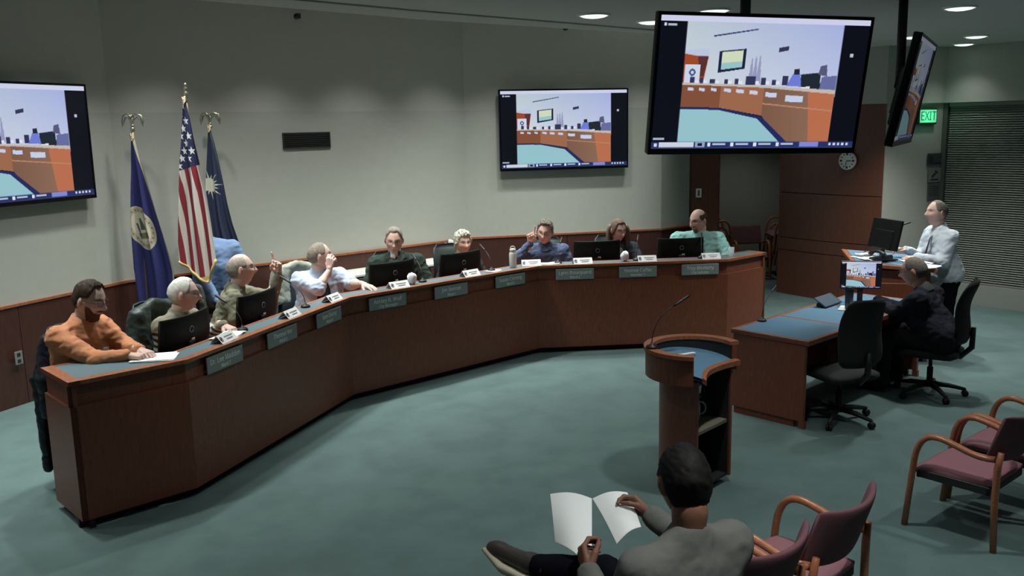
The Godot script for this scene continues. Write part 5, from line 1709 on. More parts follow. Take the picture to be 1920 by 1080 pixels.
	# ---- collar
	if p.has("collar"):
		var cb := Sh.new().smooth(true)
		var axis := (nk - sc).normalized()
		var c0: Vector3 = sc.lerp(nk, 0.35); var c1: Vector3 = sc.lerp(nk, 0.78)
		var fx := (F - axis * F.dot(axis)).normalized(); var rx := axis.cross(fx)
		var ra := []; var rb := []; var rc := []
		for i in 24:
			var a := TAU * i / 24
			var d := fx * cos(a) + rx * sin(a)
			var dip: float = 0.035 * pow(maxf(0.0, cos(a)), 3.0) * s
			ra.append(c1 + d * 0.064 * s - axis * dip * 1.2)
			rb.append(c1 + d * 0.071 * s - axis * dip * 1.2)
			rc.append(c0 + d * (0.088 + 0.012 * maxf(0.0, cos(a))) * s - axis * (dip + 0.012))
		var ri := []
		for i in 24:
			ri.append(c0 + (ra[i] - c1))
		cb.loft([PackedVector3Array(rc), PackedVector3Array(rb), PackedVector3Array(ra), PackedVector3Array(ri)], false)
		var cm := mat(p.collar, 0.8)
		cm.cull_mode = BaseMaterial3D.CULL_DISABLED
		part("collar", cb.done(), cm, o)
	if p.has("inner"): # what shows between the open fronts
		var ib := [[sc + front * 0.05 * s - Vector3(0, 0.02, 0), chest + front * 0.085 * s, 0.062 * s, 0.07 * s], [chest + front * 0.085 * s, chest.lerp(pel, 0.8) + front * (0.09 * s + belly * 0.9), 0.07 * s, 0.07 * s]]
		part("undershirt", garment(ib, 0.0135, 0.03, lin(p.inner), 0.003), M.cloth, o)
	if p.has("tag"):
		var tp: Vector3 = chest + front * (0.128 * s + belly * 0.35) - R * 0.07 * s + Vector3(0, 0.05 * s, 0)
		part("name_badge", Sh.new().box(tp, Vector3(0.055, 0.04, 0.004), 0.001, Basis(R, Vector3.UP, R.cross(Vector3.UP))).done(), M.paper, o)
	return o

# ---------------------------------------------------------------- the people in the room
func V(x: float, y: float, z: float) -> Vector3:
	return Vector3(x, y, z)

func people() -> void:
	fold.seed = 11; fold.frequency = 0.55; fold.fractal_octaves = 3
	M.skin = vm(0.55)
	M.cloth = vm(0.92, 0.2)
	M.hair = vm(0.7, 0.3)
	M.shoe = vm(0.45)
	M.frame = mat(c8(30, 28, 28), 0.35)
	var fair := c8(204, 176, 165)
	var rosy := c8(206, 174, 163)
	# 1: far left, orange shirt
	person({"label": "bearded man in an orange shirt writing at the dais's left end", "s": 1.12, "head": V(-2.935, 1.345, -6.2), "gaze": V(0.93, -0.28, 0.22), "F": V(0.95, 0, 0.3), "sc": V(-3.03, 1.13, -6.2), "pelvis": V(-3.16, 0.60, -6.24), "skin": fair,
		"arms": [{"e": V(-2.80, 0.985, -5.93), "w": V(-2.62, 1.015, -5.95), "f": V(0.9, -0.1, -0.1), "pose": "grip"}, {"e": V(-2.76, 0.99, -6.30), "w": V(-2.58, 1.015, -6.09), "f": V(0.75, -0.1, 0.5), "pose": "rest"}],
		"top": c8(190, 132, 98), "folds": 0.010, "collar": c8(184, 126, 94), "tag": true, "glasses": true,
		"hair": {"color": c8(66, 52, 44), "color2": c8(48, 38, 32), "front": 0.084, "sides": 0.024, "thick": 0.016, "top": 0.026, "curl": 0.3}, "beard": {"color": c8(98, 72, 60), "color2": c8(74, 54, 46), "thick": 0.010, "drop": 0.012}, "legs_color": c8(60, 60, 66)})
	# 2: white hair, striped sweater
	var stripes := func(q: Vector3) -> Color:
		if q.y > 0.975: return lin(c8(128, 126, 110))
		return lin(c8(40, 42, 42)) if fposmod(q.y, 0.052) < 0.026 else lin(c8(176, 178, 170))
	person({"label": "white-haired man in an olive and striped sweater behind the leftmost monitor", "s": 1.12, "head": V(-2.61, 1.215, -7.1), "gaze": V(0.96, -0.1, -0.22), "F": V(0.95, 0, 0.2), "sc": V(-2.69, 1.0, -7.1), "pelvis": V(-2.72, 0.50, -7.12), "skin": rosy,
		"arms": [{"e": V(-2.62, 0.80, -6.86), "w": V(-2.38, 0.80, -6.90)}, {"e": V(-2.48, 0.84, -7.30), "w": V(-2.24, 1.01, -6.86), "f": V(0.8, -0.2, 0.5)}],
		"top": c8(120, 120, 104), "shade": stripes, "folds": 0.006, "glasses": true, "top_name": "sweater", "belly": 0.03,
		"hair": {"color": c8(214, 212, 206), "color2": c8(186, 184, 178), "front": 0.084, "thick": 0.013, "top": 0.012, "brow": c8(180, 176, 170)}, "legs_color": c8(50, 52, 58)})
	# 3: pointing up
	person({"label": "balding man in an olive grey sweater raising one finger at the dais", "s": 1.14, "head": V(-2.383, 1.285, -7.9), "gaze": V(0.9, 0.02, -0.38), "F": V(0.93, 0, -0.25), "sc": V(-2.47, 1.06, -7.9), "pelvis": V(-2.62, 0.55, -7.9), "skin": rosy,
		"arms": [{"e": V(-2.37, 0.90, -7.62), "w": V(-2.16, 0.80, -7.66), "f": V(0.8, -0.2, -0.5)}, {"e": V(-2.19, 0.99, -8.10), "w": V(-2.105, 1.195, -8.10), "f": V(-0.05, 1, 0.0), "n": V(-0.35, 0, 0.94), "pose": "point"}],
		"top": c8(112, 112, 96), "folds": 0.012, "top_name": "sweater", "collar": c8(60, 66, 60), "glasses": true, "belly": 0.04,
		"hair": {"color": c8(150, 144, 134), "color2": c8(120, 114, 106), "front": 0.098, "thick": 0.010, "top": 0.003, "bald": 0.030, "brow": c8(120, 110, 100)}, "legs_color": c8(58, 58, 52)})
	# 4: light blue shirt
	person({"label": "man in a light blue shirt turned away with a hand at his mouth", "s": 1.12, "head": V(-1.873, 1.262, -8.8), "gaze": V(0.95, 0.02, -0.30), "F": V(0.5, 0, 0.86), "sc": V(-1.90, 1.045, -8.84), "pelvis": V(-2.02, 0.55, -8.95), "skin": fair,
		"arms": [{"e": V(-1.86, 0.985, -8.58), "w": V(-1.765, 1.14, -8.68), "f": V(0.12, 0.95, -0.15), "n": V(0.2, 0, -0.98), "pose": "grip"}, {"e": V(-1.585, 0.99, -8.80), "w": V(-1.43, 1.01, -8.60), "f": V(0.7, -0.1, 0.7), "pose": "flat"}],
		"top": c8(176, 190, 212), "folds": 0.012, "sleeve": 0.55, "loose": 1.12, "inner": c8(32, 32, 36), "collar": c8(186, 198, 216),
		"hair": {"color": c8(138, 128, 116), "color2": c8(104, 96, 88), "front": 0.088, "thick": 0.012, "top": 0.006}, "legs_color": c8(40, 42, 50)})
	# 5: beard
	person({"label": "man with a white goatee and glasses in a dark green shirt", "s": 1.15, "head": V(-1.232, 1.312, -9.5), "gaze": V(0.10, -0.22, 0.95), "roll": 0.03, "F": V(0.22, 0, 0.97), "sc": V(-1.22, 1.085, -9.53), "pelvis": V(-1.28, 0.55, -9.68), "skin": c8(210, 172, 156), "wide": 0.2,
		"arms": [{"w": V(-1.38, 0.80, -9.10)}, {"w": V(-0.88, 0.82, -9.18)}],
		"top": c8(52, 62, 56), "folds": 0.010, "glasses": true, "collar": c8(48, 58, 52), "belly": 0.03,
		"hair": {"color": c8(138, 132, 122), "color2": c8(112, 106, 98), "front": 0.082, "thick": 0.014, "top": 0.022, "brow": c8(150, 146, 140)}, "beard": {"color": c8(214, 212, 208), "color2": c8(190, 188, 184), "wide": 0.85, "thick": 0.013, "drop": 0.045}, "legs_color": c8(40, 42, 44)})
	# 6: grey-haired woman
	person({"label": "woman with short grey curly hair in a leather jacket behind a monitor", "s": 1.08, "head": V(-0.54, 1.195, -10.1), "gaze": V(0.42, -0.06, 0.9), "F": V(0.42, 0, 0.9), "sc": V(-0.57, 0.975, -10.13), "pelvis": V(-0.62, 0.48, -10.25), "skin": c8(204, 164, 148), "wide": 0.165,
		"arms": [{"w": V(-0.64, 0.79, -9.74)}, {"w": V(-0.28, 0.79, -9.88)}],
		"top": c8(46, 50, 48), "folds": 0.008, "top_name": "jacket", "inner": c8(120, 122, 108), "collar": c8(132, 134, 116),
		"hair": {"color": c8(206, 206, 190), "color2": c8(150, 150, 136), "front": 0.06, "sides": -0.02, "back": -0.07, "thick": 0.024, "top": 0.032, "curl": 0.9, "female": true, "brow": c8(150, 140, 130)}, "legs_color": c8(40, 40, 44)})
	# 7: navy shirt, finger up
	person({"label": "man in a navy shirt raising his index finger beside his face", "s": 1.14, "head": V(0.398, 1.25, -10.5), "gaze": V(-0.22, -0.20, 0.95), "roll": 0.1, "F": V(-0.05, 0, 1), "sc": V(0.40, 1.035, -10.53), "pelvis": V(0.42, 0.52, -10.68), "skin": c8(202, 166, 152),
		"arms": [{"e": V(0.08, 0.995, -10.34), "w": V(0.215, 1.135, -10.36), "f": V(0.10, 1, -0.05), "n": V(0.35, 0, 0.93), "pose": "point"}, {"w": V(0.56, 0.80, -10.22), "f": V(-0.5, -0.1, 0.8)}],
		"top": c8(76, 88, 114), "folds": 0.010, "glasses": true, "collar": c8(66, 78, 104), "tag": true,
		"hair": {"color": c8(120, 112, 102), "color2": c8(66, 60, 54), "front": 0.074, "thick": 0.018, "top": 0.03, "curl": 0.5}, "legs_color": c8(50, 52, 60)})
	# 8: long hair
	var wom := {"label": "woman with long brown hair and glasses in a dark blazer", "s": 1.08, "head": V(1.262, 1.245, -10.6), "gaze": V(0.42, -0.25, 0.88), "roll": -0.06, "F": V(0.15, 0, 1), "sc": V(1.255, 1.025, -10.63), "pelvis": V(1.24, 0.5, -10.78), "skin": c8(206, 170, 156), "wide": 0.175,
		"arms": [{"w": V(1.10, 0.79, -10.28)}, {"e": V(1.52, 0.84, -10.46), "w": V(1.34, 0.80, -10.30), "f": V(-0.6, -0.1, 0.6)}],
		"top": c8(58, 60, 68), "folds": 0.008, "top_name": "blazer", "inner": c8(122, 128, 124), "glasses": true, "collar": c8(60, 62, 70),
		"hair": {"color": c8(112, 94, 80), "color2": c8(80, 66, 56), "front": 0.072, "sides": -0.05, "back": -0.10, "thick": 0.020, "top": 0.018, "curl": 0.3, "female": true}, "legs_color": c8(44, 44, 50)}
	var w8 := person(wom)
	var lk := Sh.new().smooth(true)
	var hb := w8.position
	for q in [[-0.092, 0.03, 0.02], [-0.10, -0.0, 0.03], [0.09, 0.03, 0.015], [0.098, 0.0, 0.03], [-0.07, 0.075, 0.02], [0.07, 0.075, 0.02], [0.0, 0.10, 0.02], [-0.095, 0.05, -0.02], [0.092, 0.05, -0.03]]:
		var c := V(1.262, 1.245, -10.6) - hb
		var a: Vector3 = c + V(q[0] * 0.9, 0.07, -q[1])
		lk.tube(bez(a, c + V(q[0] * 1.25, -0.0, -q[1] * 1.1), c + V(q[0] * 1.15, -0.12, -q[1] * 1.0), c + V(q[0] * 1.05, -0.24 + q[2], -q[1] * 0.7 + 0.02), 8), [0.012, 0.024, 0.028, 0.03, 0.031, 0.030, 0.027, 0.021, 0.008], 9)
	part("hair_length", lk.done(), mat(c8(98, 82, 70), 0.7), w8)
	# 9: aqua shirt
	person({"label": "balding man with a goatee in an aqua shirt at the dais's right end", "s": 1.18, "hs": 1.16, "head": V(2.222, 1.325, -10.7), "gaze": V(-0.78, -0.22, 0.55), "roll": 0.05, "F": V(-0.12, 0, 1), "sc": V(2.225, 1.105, -10.74), "pelvis": V(2.25, 0.55, -10.88), "skin": c8(208, 172, 161), "wide": 0.2, "belly": 0.06,
		"arms": [{"w": V(2.08, 0.80, -10.36)}, {"e": V(2.56, 0.90, -10.58), "w": V(2.36, 0.82, -10.40), "f": V(-0.8, -0.1, 0.3)}],
		"top": c8(150, 200, 196), "folds": 0.012, "sleeve": 0.62, "loose": 1.15, "glasses": true, "collar": c8(140, 204, 198), "inner": c8(120, 128, 128),
		"hair": {"color": c8(96, 66, 56), "color2": c8(70, 50, 44), "front": 0.1, "thick": 0.010, "top": 0.008, "bald": 0.062}, "beard": {"color": c8(120, 96, 86), "wide": 0.8, "thick": 0.008, "drop": 0.008}, "legs_color": c8(50, 54, 64)})
	# 10: standing at the lectern
	var st := person({"label": "man in a white shirt and dark tie standing at the staff lectern", "s": 1.0, "hs": 1.08, "standing": true, "head": V(4.522, 1.475, -9.6), "gaze": V(-0.97, 0.03, 0.12), "F": V(-0.98, 0, 0.15), "sc": V(4.585, 1.245, -9.6), "pelvis": V(4.66, 0.78, -9.6), "skin": c8(206, 170, 158), "wide": 0.18, "belly": 0.05,
		"arms": [{"w": V(4.27, 1.075, -9.70), "e": V(4.47, 0.98, -9.78), "f": V(-0.9, 0.15, 0.2), "pose": "rest", "n": V(0, -1, 0.2)}, {"e": V(4.53, 0.975, -9.40), "w": V(4.285, 1.03, -9.46), "f": V(-0.95, -0.05, -0.2), "pose": "rest"}],
		"top": c8(196, 204, 214), "folds": 0.010, "loose": 1.15, "collar": c8(204, 210, 218), "legs_color": c8(18, 18, 22),
		"hair": {"color": c8(128, 122, 112), "color2": c8(92, 86, 80), "front": 0.092, "thick": 0.014, "top": 0.010}})
	var sb := st.position
	part("necktie", Sh.new().smooth(true).tube([V(4.488, 1.235, -9.585) - sb, V(4.462, 1.20, -9.583) - sb, V(4.435, 1.10, -9.58) - sb, V(4.412, 1.0, -9.578) - sb, V(4.400, 0.93, -9.578) - sb, V(4.405, 0.89, -9.578) - sb], [0.014, 0.012, 0.018, 0.024, 0.026, 0.004], 10, 0.35, V(1, 0.3, 0)).done(), mat(c8(36, 34, 44), 0.6), st)
	# 11: dark suit at the table
	person({"label": "man with cropped grey hair in a dark suit seated at the staff table", "s": 1.05, "hs": 1.1, "head": V(3.60, 1.12, -8.0), "gaze": V(-0.78, -0.22, -0.58), "F": V(-0.72, 0, -0.69), "sc": V(3.69, 0.905, -7.93), "pelvis": V(3.82, 0.52, -7.80), "skin": c8(186, 146, 130), "wide": 0.19, "belly": 0.04,
		"arms": [{"w": V(3.44, 0.79, -8.36), "f": V(-0.7, -0.2, -0.2), "pose": "rest"}, {"e": V(3.45, 0.76, -7.96), "w": V(3.40, 0.79, -8.18), "f": V(-0.3, -0.1, -0.9), "pose": "rest"}],
		"top": c8(40, 42, 47), "folds": 0.010, "loose": 1.2, "top_name": "suit_jacket", "collar": c8(38, 40, 45), "glasses": true, "legs_color": c8(34, 36, 40),
		"hair": {"color": c8(118, 108, 102), "color2": c8(92, 84, 80), "front": 0.08, "thick": 0.006, "top": 0.005, "curl": 0.2}})
	# 12: the reader in the audience
	var rd := person({"label": "man in a grey fleece with cropped black hair reading papers in the audience", "s": 1.1, "hs": 1.14, "head": V(0.618, 1.175, -3.15), "gaze": V(-0.16, -0.36, -0.92), "F": V(-0.50, 0, -0.86), "sc": V(0.615, 0.925, -3.07), "pelvis": V(0.55, 0.46, -3.13), "skin": c8(120, 84, 68), "wide": 0.195, "belly": 0.05,
		"arms": [{"w": V(0.585, 0.815, -3.66), "e": V(0.83, 0.70, -3.44), "f": V(-0.55, 0.28, -0.55), "n": V(-0.75, -0.2, 0.4), "pose": "grip"}, {"w": V(0.285, 0.715, -3.36), "e": V(0.36, 0.62, -3.06), "f": V(-0.2, 0.42, -0.75), "n": V(0.9, -0.2, -0.1), "pose": "grip"}],
		"top": c8(98, 99, 97), "folds": 0.005, "loose": 1.2, "top_name": "fleece",
		"legs": [[V(0.36, 0.66, -3.46), V(0.10, 0.625, -3.60), V(-0.09, 0.60, -3.82)], [V(0.16, 0.50, -3.52), V(0.12, 0.09, -3.62), V(0.02, 0.05, -3.73)]], "legs_color": c8(20, 20, 24), "shoe_color": c8(64, 58, 54),
		"hair": {"color": c8(16, 15, 15), "color2": c8(26, 24, 23), "front": 0.062, "back": -0.078, "thick": 0.016, "top": 0.018, "curl": 0.35}})
	reader_papers(rd)
	# 13: half hidden by the flags
	person({"label": "person in a light blue shirt half hidden behind the striped flag", "s": 1.08, "head": V(-3.36, 1.515, -9.68), "gaze": V(0.6, -0.1, 0.7), "F": V(0.25, 0, 0.95), "sc": V(-3.205, 1.265, -9.66), "pelvis": V(-3.26, 0.64, -9.74), "skin": fair, "wide": 0.2,
		"arms": [{"w": V(-3.12, 0.72, -9.45)}, {"w": V(-2.95, 0.72, -9.70)}],
		"top": c8(118, 142, 178), "folds": 0.006, "collar": c8(118, 142, 178), "legs_color": c8(70, 56, 44),
		"hair": {"color": c8(90, 78, 66), "front": 0.066, "thick": 0.012}})

func reader_papers(rd: Node3D) -> void:
	# sole and sock of the crossed foot
	var b := rd.position
	var sole := Sh.new().smooth(true)
	sole.tube([V(0.105, 0.573, -3.545) - b, V(0.025, 0.558, -3.63) - b, V(-0.06, 0.550, -3.735) - b, V(-0.145, 0.585, -3.85) - b], [0.036, 0.044, 0.048, 0.028], 12, 0.5, V(0.45, 0.8, -0.35))
	part("shoe_sole", sole.done(), mat(c8(196, 188, 166), 0.8), rd, Transform3D(), "pale rubber sole")
	part("sock", Sh.new().smooth(true).tube([V(0.145, 0.632, -3.575) - b, V(0.085, 0.62, -3.61) - b], [0.047, 0.045], 14).done(), mat(c8(190, 192, 190), 0.9), rd, Transform3D(), "white sock")
	# two printed pages held open
	var o := thing("open_papers", "open white papers held by the man reading in the audience", "papers", V(0.40, 0.84, -3.78))
	var c := o.position
	for pg in [[V(0.150, 0.87, -3.80), V(0.335, 0.845, -3.80), V(0.300, 0.70, -3.43), V(0.160, 0.74, -3.60), -1.0], [V(0.338, 0.845, -3.80), V(0.492, 0.87, -3.80), V(0.525, 0.80, -3.60), V(0.415, 0.755, -3.54), 1.0]]:
		var s := Sh.new().smooth(true)
		var n := 10
		var P := func(i: int, j: int) -> Vector3:
			var u := float(i) / n; var v := float(j) / n
			var q: Vector3 = pg[0].lerp(pg[1], u).lerp(pg[3].lerp(pg[2], u), v)
			return q - c + Vector3(0, 1, 0.5) * (0.022 * sin(PI * u) + 0.01 * sin(PI * v))
		for i in n:
			for j in n:
				s.oq(P.call(i, j), P.call(i + 1, j), P.call(i + 1, j + 1), P.call(i, j + 1), Vector3(0, 1, 0.3))
				var d := Vector3(0, -0.0015, 0)
				s.oq(P.call(i, j) + d, P.call(i + 1, j) + d, P.call(i + 1, j + 1) + d, P.call(i, j + 1) + d, Vector3(0, -1, -0.3))
		part("page", s.done(), M.paper, o)

# ---------------------------------------------------------------- flags
func star_pts(cx: float, cy: float, r: float) -> Array:
	var out := []
	for i in 10:
		var a := -PI / 2 + PI * i / 5
		var q := r if i % 2 == 0 else r * 0.42
		out.append([cx + cos(a) * q, cy + sin(a) * q])
	return out

func disc_pts(cx: float, cy: float, rx: float, ry: float, n := 40) -> Array:
	var out := []
	for i in n:
		out.append([cx + cos(TAU * i / n) * rx, cy + sin(TAU * i / n) * ry])
	return out

func flag_image(kind: String) -> Image:
	var im := Image.create(256, 768, false, Image.FORMAT_RGB8)
	if kind == "stripes":
		for k in 9:
			im.fill_rect(Rect2i(k * 29, 0, 29, 768), c8(196, 192, 184) if k % 2 == 0 else c8(128, 34, 44))
		poly_fill(im, [[0, 0], [256, 0], [256, 262], [0, 306]], c8(34, 38, 74))
		for j in 9:
			for i in 5:
				var x := 26 + i * 51 + (25 if j % 2 else 0)
				if x < 250 and 18 + j * 31 < 290 - x * 0.17:
					poly_fill(im, star_pts(x, 18 + j * 31, 19), c8(214, 214, 212))
		im.fill_rect(Rect2i(0, 742, 256, 26), c8(190, 164, 104))
	elif kind == "seal":
		im.fill(c8(34, 38, 92))
		poly_fill(im, disc_pts(130, 345, 74, 86), c8(176, 168, 140))
		poly_fill(im, disc_pts(130, 345, 67, 79), c8(158, 150, 130))
		poly_fill(im, disc_pts(130, 345, 52, 62), c8(186, 180, 160))
		# plain stand-in for what the seal shows: a tree, a field and two upright shapes
		poly_fill(im, [[92, 366], [168, 360], [166, 384], [98, 388]], c8(112, 112, 84))
		poly_fill(im, [[126, 306], [136, 306], [146, 352], [116, 352]], c8(74, 84, 66))
		poly_fill(im, [[100, 326], [108, 326], [110, 380], [98, 380]], c8(70, 60, 84))
		poly_fill(im, [[152, 326], [160, 326], [163, 380], [150, 380]], c8(84, 70, 60))
		for k in 22:
			var a := TAU * k / 22
			poly_fill(im, disc_pts(130 + cos(a) * 60, 345 + sin(a) * 71, 3, 4, 8), c8(96, 88, 72))
		im.fill_rect(Rect2i(0, 0, 10, 768), c8(186, 178, 150))
		im.fill_rect(Rect2i(242, 0, 14, 768), c8(186, 178, 150))
	else:
		im.fill(c8(38, 48, 74))
		for k in 16:
			var a := TAU * k / 16
			var r := 1.0 if k % 2 == 0 else 0.7
			var w := 0.14
			poly_fill(im, [[160 + cos(a - w) * 34, 238 + sin(a - w) * 27], [160 + cos(a) * r * 88, 238 + sin(a) * r * 68], [160 + cos(a + w) * 34, 238 + sin(a + w) * 27]], c8(206, 206, 190))
		poly_fill(im, disc_pts(160, 238, 38, 30), c8(206, 206, 190))
		im.fill_rect(Rect2i(242, 0, 14, 768), c8(70, 78, 88))
	im.generate_mipmaps()
	return im

func flag(kind: String, label: String, z: float, rows: Array, pole_top: Vector3, folds: float) -> void:
	var first: Array = rows[0]
	var last: Array = rows[-1]
	var foot := Vector3(pole_top.x - 0.03, 0, z - 0.02)
	var o := thing("flag", label, "flag", foot, 0.0, "flags on poles behind the dais")
	var lt := pole_top - foot
	part("pole", Sh.new().smooth(true).tube([Vector3(0, 0.04, 0), lt * Vector3(1, 0.5, 1), lt], 0.0125, 10).done(), mat(c8(112, 84, 58), 0.45), o)
	part("stand", Sh.new().smooth(true).lathe([Vector2(0.15, 0.0), Vector2(0.155, 0.012), Vector2(0.11, 0.028), Vector2(0.03, 0.045), Vector2(0.024, 0.11), Vector2(0.014, 0.115)], 24).done(), mat(c8(150, 130, 84), 0.35, 0.8), o)
	var gold := mat(c8(186, 180, 158), 0.28, 0.85)
	var fx := Transform3D(Basis(), lt)
	if kind == "stripes":
		part("finial", Sh.new().smooth(true).lathe([Vector2(0.012, -0.07), Vector2(0.02, -0.06), Vector2(0.012, -0.05), Vector2(0.014, -0.03), Vector2(0.024, -0.01), Vector2(0.026, 0.005), Vector2(0.016, 0.022), Vector2(0.014, 0.028), Vector2(0.022, 0.042), Vector2(0.022, 0.056), Vector2(0.012, 0.07), Vector2(0.018, 0.082), Vector2(0.014, 0.1), Vector2(0.002, 0.106)], 16, fx).done(), gold, o)
	else:
		var eg := Sh.new().smooth(true)
		eg.lathe([Vector2(0.012, -0.06), Vector2(0.02, -0.05), Vector2(0.026, -0.03), Vector2(0.02, -0.012), Vector2(0.010, -0.004), Vector2(0.02, 0.006), Vector2(0.012, 0.02)], 16, fx)
		eg.ball(lt + Vector3(0, 0.055, 0.0), Vector3(0.022, 0.042, 0.022))
		eg.ball(lt + Vector3(0.004, 0.105, 0.014), Vector3(0.014, 0.016, 0.02))
		eg.tube([lt + Vector3(0.004, 0.104, 0.03), lt + Vector3(0.004, 0.094, 0.046)], [0.006, 0.001], 6)
		for s in [-1.0, 1.0]:
			var wg := [lt + Vector3(0.012 * s, 0.07, 0), lt + Vector3(0.045 * s, 0.115, -0.01), lt + Vector3(0.078 * s, 0.10, -0.012), lt + Vector3(0.096 * s, 0.045, -0.012), lt + Vector3(0.105 * s, -0.005, -0.01)]
			eg.tube(wg, [0.016, 0.024, 0.026, 0.02, 0.002], 8, 0.35, Vector3(0, 0, 1))
		part("eagle", eg.done(), gold, o)
	# cloth: rows of [height, left, right], folds run down and out from the tie at the top
	var nu := 26; var nv := 44
	var wide := 0.41 # stripes and prints run along the free edge
	var P := func(i: int, j: int) -> Vector3:
		var u := float(i) / nu
		var low: float = last[0]
		if kind == "stripes": # the hem hangs in a slant, lowest near one corner
			low = lerpf(1.18, 0.94, u / 0.68) if u < 0.68 else lerpf(0.94, 1.19, (u - 0.68) / 0.32)
		var y := lerpf(first[0], low, float(j) / nv)
		var k := 0
		while k < rows.size() - 2 and rows[k + 1][0] > y:
			k += 1
		var a: Array = rows[k]; var b: Array = rows[k + 1]
		var h := clampf((a[0] - y) / (a[0] - b[0]), 0.0, 1.0)
		var x := lerpf(lerpf(a[1], b[1], h), lerpf(a[2], b[2], h), u)
		var v := float(j) / nv
		# the lower hem hangs in a slant: middle lowest
		var open := smoothstep(0.0, 0.5, v)
		var d := folds * open * (sin(u * 12.5 + 0.6 + v * 1.2) * 0.7 + 0.4 * sin(u * 24.0 + 2.0 - v * 2.0)) + 0.014 * (1.0 - open) * sin(u * PI)
		return Vector3(x, y, z + 0.02 + d) - foot
	var s := Sh.new().smooth(true)
	for j in nv:
		for i in nu:
			var q := [P.call(i, j), P.call(i + 1, j), P.call(i + 1, j + 1), P.call(i, j + 1)]
			var uv := []
			for e in [[i, j], [i + 1, j], [i + 1, j + 1], [i, j + 1]]:
				var pe: Vector3 = P.call(e[0], e[1])
				var pr: Vector3 = P.call(nu, e[1])
				var tall: float = (first[0] - (pe.y + foot.y)) / (first[0] - last[0])
				uv.append(Vector2(clampf(1.0 - (pr.x - pe.x) / wide, 0.0, 1.0), tall))
			for id in [0, 1, 2, 0, 2, 3]:
				s.v(q[id], uv[id])
	var m := mat(Color.WHITE, 0.85)
	m.albedo_texture = ImageTexture.create_from_image(flag_image(kind))
	m.cull_mode = BaseMaterial3D.CULL_DISABLED
	part("cloth", s.done(), m, o)
	var tie := Sh.new().smooth(true)
	var ty: float = first[0]
	for k in 3:
		tie.tube([Vector3(first[1], ty + 0.02 * k, z + 0.03) - foot, Vector3((first[1] + first[2]) * 0.5, ty - 0.03 + 0.02 * k, z + 0.05) - foot, Vector3(first[2], ty + 0.01 + 0.02 * k, z + 0.03) - foot], 0.008, 6)
	part("tie", tie.done(), mat(c8(190, 170, 140), 0.7), o)
	if kind == "stripes":
		var fr := []
		for i in nu + 1:
			fr.append(P.call(i, nv) + Vector3(0, -0.01, 0))
		part("fringe", Sh.new().smooth(true).tube(fr, 0.014, 7).done(), mat(c8(196, 172, 116), 0.8), o)

func flags() -> void:
	var us := [[2.793, -3.274, -3.247], [2.635, -3.293, -3.218], [2.423, -3.317, -3.192], [2.208, -3.346, -3.155], [1.992, -3.37, -3.119], [1.774, -3.394, -3.098], [1.554, -3.418, -3.082], [1.361, -3.435, -3.07], [1.182, -3.444, -3.062], [0.935, -3.444, -3.058]]
	flag("stripes", "red and white striped flag with white stars on blue, tallest of three", -9.35, us, Vector3(-3.25, 2.87, -9.37), 0.035)
	var le := [[2.444, -3.809, -3.777], [2.274, -3.825, -3.744], [2.113, -3.835, -3.705], [1.897, -3.856, -3.66], [1.679, -3.871, -3.614], [1.46, -3.881, -3.563], [1.238, -3.885, -3.516], [1.07, -3.89, -3.487], [0.845, -3.878, -3.495], [0.618, -3.876, -3.52], [0.40, -3.86, -3.58]]
	flag("seal", "deep blue flag with a round cream seal under an eagle finial", -9.3, le, Vector3(-3.80, 2.555, -9.32), 0.045)
	var ri := [[2.509, -3.239, -3.211], [2.356, -3.257, -3.177], [2.185, -3.277, -3.15], [1.955, -3.301, -3.115], [1.723, -3.32, -3.087], [1.488, -3.333, -3.046], [1.252, -3.334, -2.981], [1.013, -3.318, -2.928], [0.773, -3.313, -2.91], [0.6, -3.30, -2.92]]
	flag("burst", "dark slate blue flag with a white sunburst under an eagle finial", -9.95, ri, Vector3(-3.225, 2.565, -9.97), 0.035)

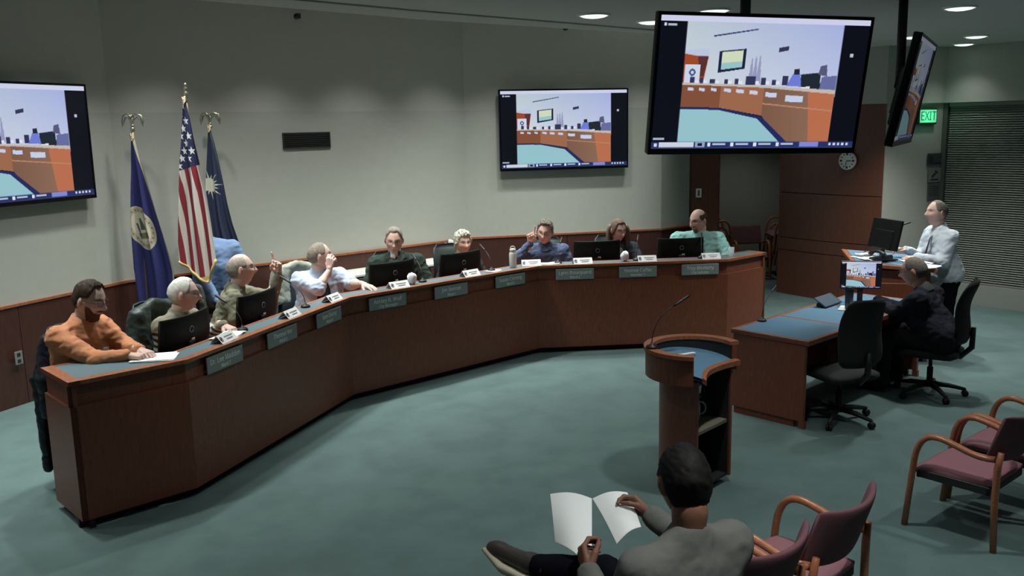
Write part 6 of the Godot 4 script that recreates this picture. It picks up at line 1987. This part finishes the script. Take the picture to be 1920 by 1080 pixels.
# ---------------------------------------------------------------- chairs behind the dais and what hangs on them
func coat(label: String, at: Vector3, turn: float, col: Color, low: float, sleeves := true, called := "draped_coat") -> void: # over a chair back at local +z
	var o := thing(called, label, "coat", at, turn)
	var b := []
	for k in 7:
		var x := -0.21 + 0.07 * k
		var e := 1.0 - absf(x) * 0.25
		b.append([Vector3(x, 1.14 * e, 0.27), Vector3(x * 1.12, 0.80, 0.37), 0.045, 0.05])
		b.append([Vector3(x * 1.12, 0.80, 0.37), Vector3(x * 1.2, low + 0.03 * (k % 2), 0.36), 0.05, 0.035])
		if k < 2 or k > 4:
			b.append([Vector3(x, 1.13 * e, 0.25), Vector3(x * 1.1, 0.80, 0.20), 0.042, 0.035])
	if sleeves:
		for s in [-1.0, 1.0]:
			b.append([Vector3(0.20 * s, 1.06, 0.28), Vector3(0.29 * s, 0.82, 0.26), 0.062, 0.055])
			b.append([Vector3(0.29 * s, 0.82, 0.26), Vector3(0.28 * s, 0.58, 0.28), 0.055, 0.045])
	part("cloth", garment(b, 0.015, 0.04, lin(col), 0.008), M.leathery, o)

func seating() -> void:
	M.leathery = vm(0.42)
	var ch := [[-2.96, -6.30, 0.95, 0.3, "bearded man in orange at the left end"], [-2.68, -7.13, 0.95, 0.2, "white-haired man"], [-2.62, -7.92, 0.93, -0.1, "man with the raised finger in olive"], [-2.03, -8.98, 0.67, 0.74, "man in the light blue shirt"], [-1.28, -9.70, 0.3, 0.95, "man with the white goatee"], [-0.62, -10.27, 0.42, 0.9, "grey-haired woman"], [0.42, -10.70, 0.0, 1.0, "man in the navy shirt"], [1.24, -10.80, 0.1, 1.0, "long-haired woman"], [2.25, -10.90, -0.1, 1.0, "man in the aqua shirt"], [-3.27, -9.60, 0.0, 1.0, "person half hidden by the flags"]]
	for c in ch:
		office_chair("leather", "dark leather high-backed chair of the " + c[4], xz(c[0], c[1]), atan2(-c[2], -c[3]), 0.46, "chairs behind the dais")
	coat("long dark navy coat hanging over the chair at the dais's left end", xz(-2.90, -6.26), atan2(-0.95, -0.3), c8(28, 33, 42), 0.16)
	coat("dark green leather jacket hung over the white-haired man's chair", xz(-2.64, -7.12), atan2(-0.95, -0.2), c8(44, 54, 50), 0.5)
	coat("grey jacket hung over the chair of the man in olive", xz(-2.58, -7.92), atan2(-0.93, 0.1), c8(64, 68, 66), 0.6)
	coat("pale grey-green jacket hung over the chair of the man in light blue", xz(-2.02, -8.95), atan2(-0.67, -0.74), c8(134, 140, 128), 0.6)
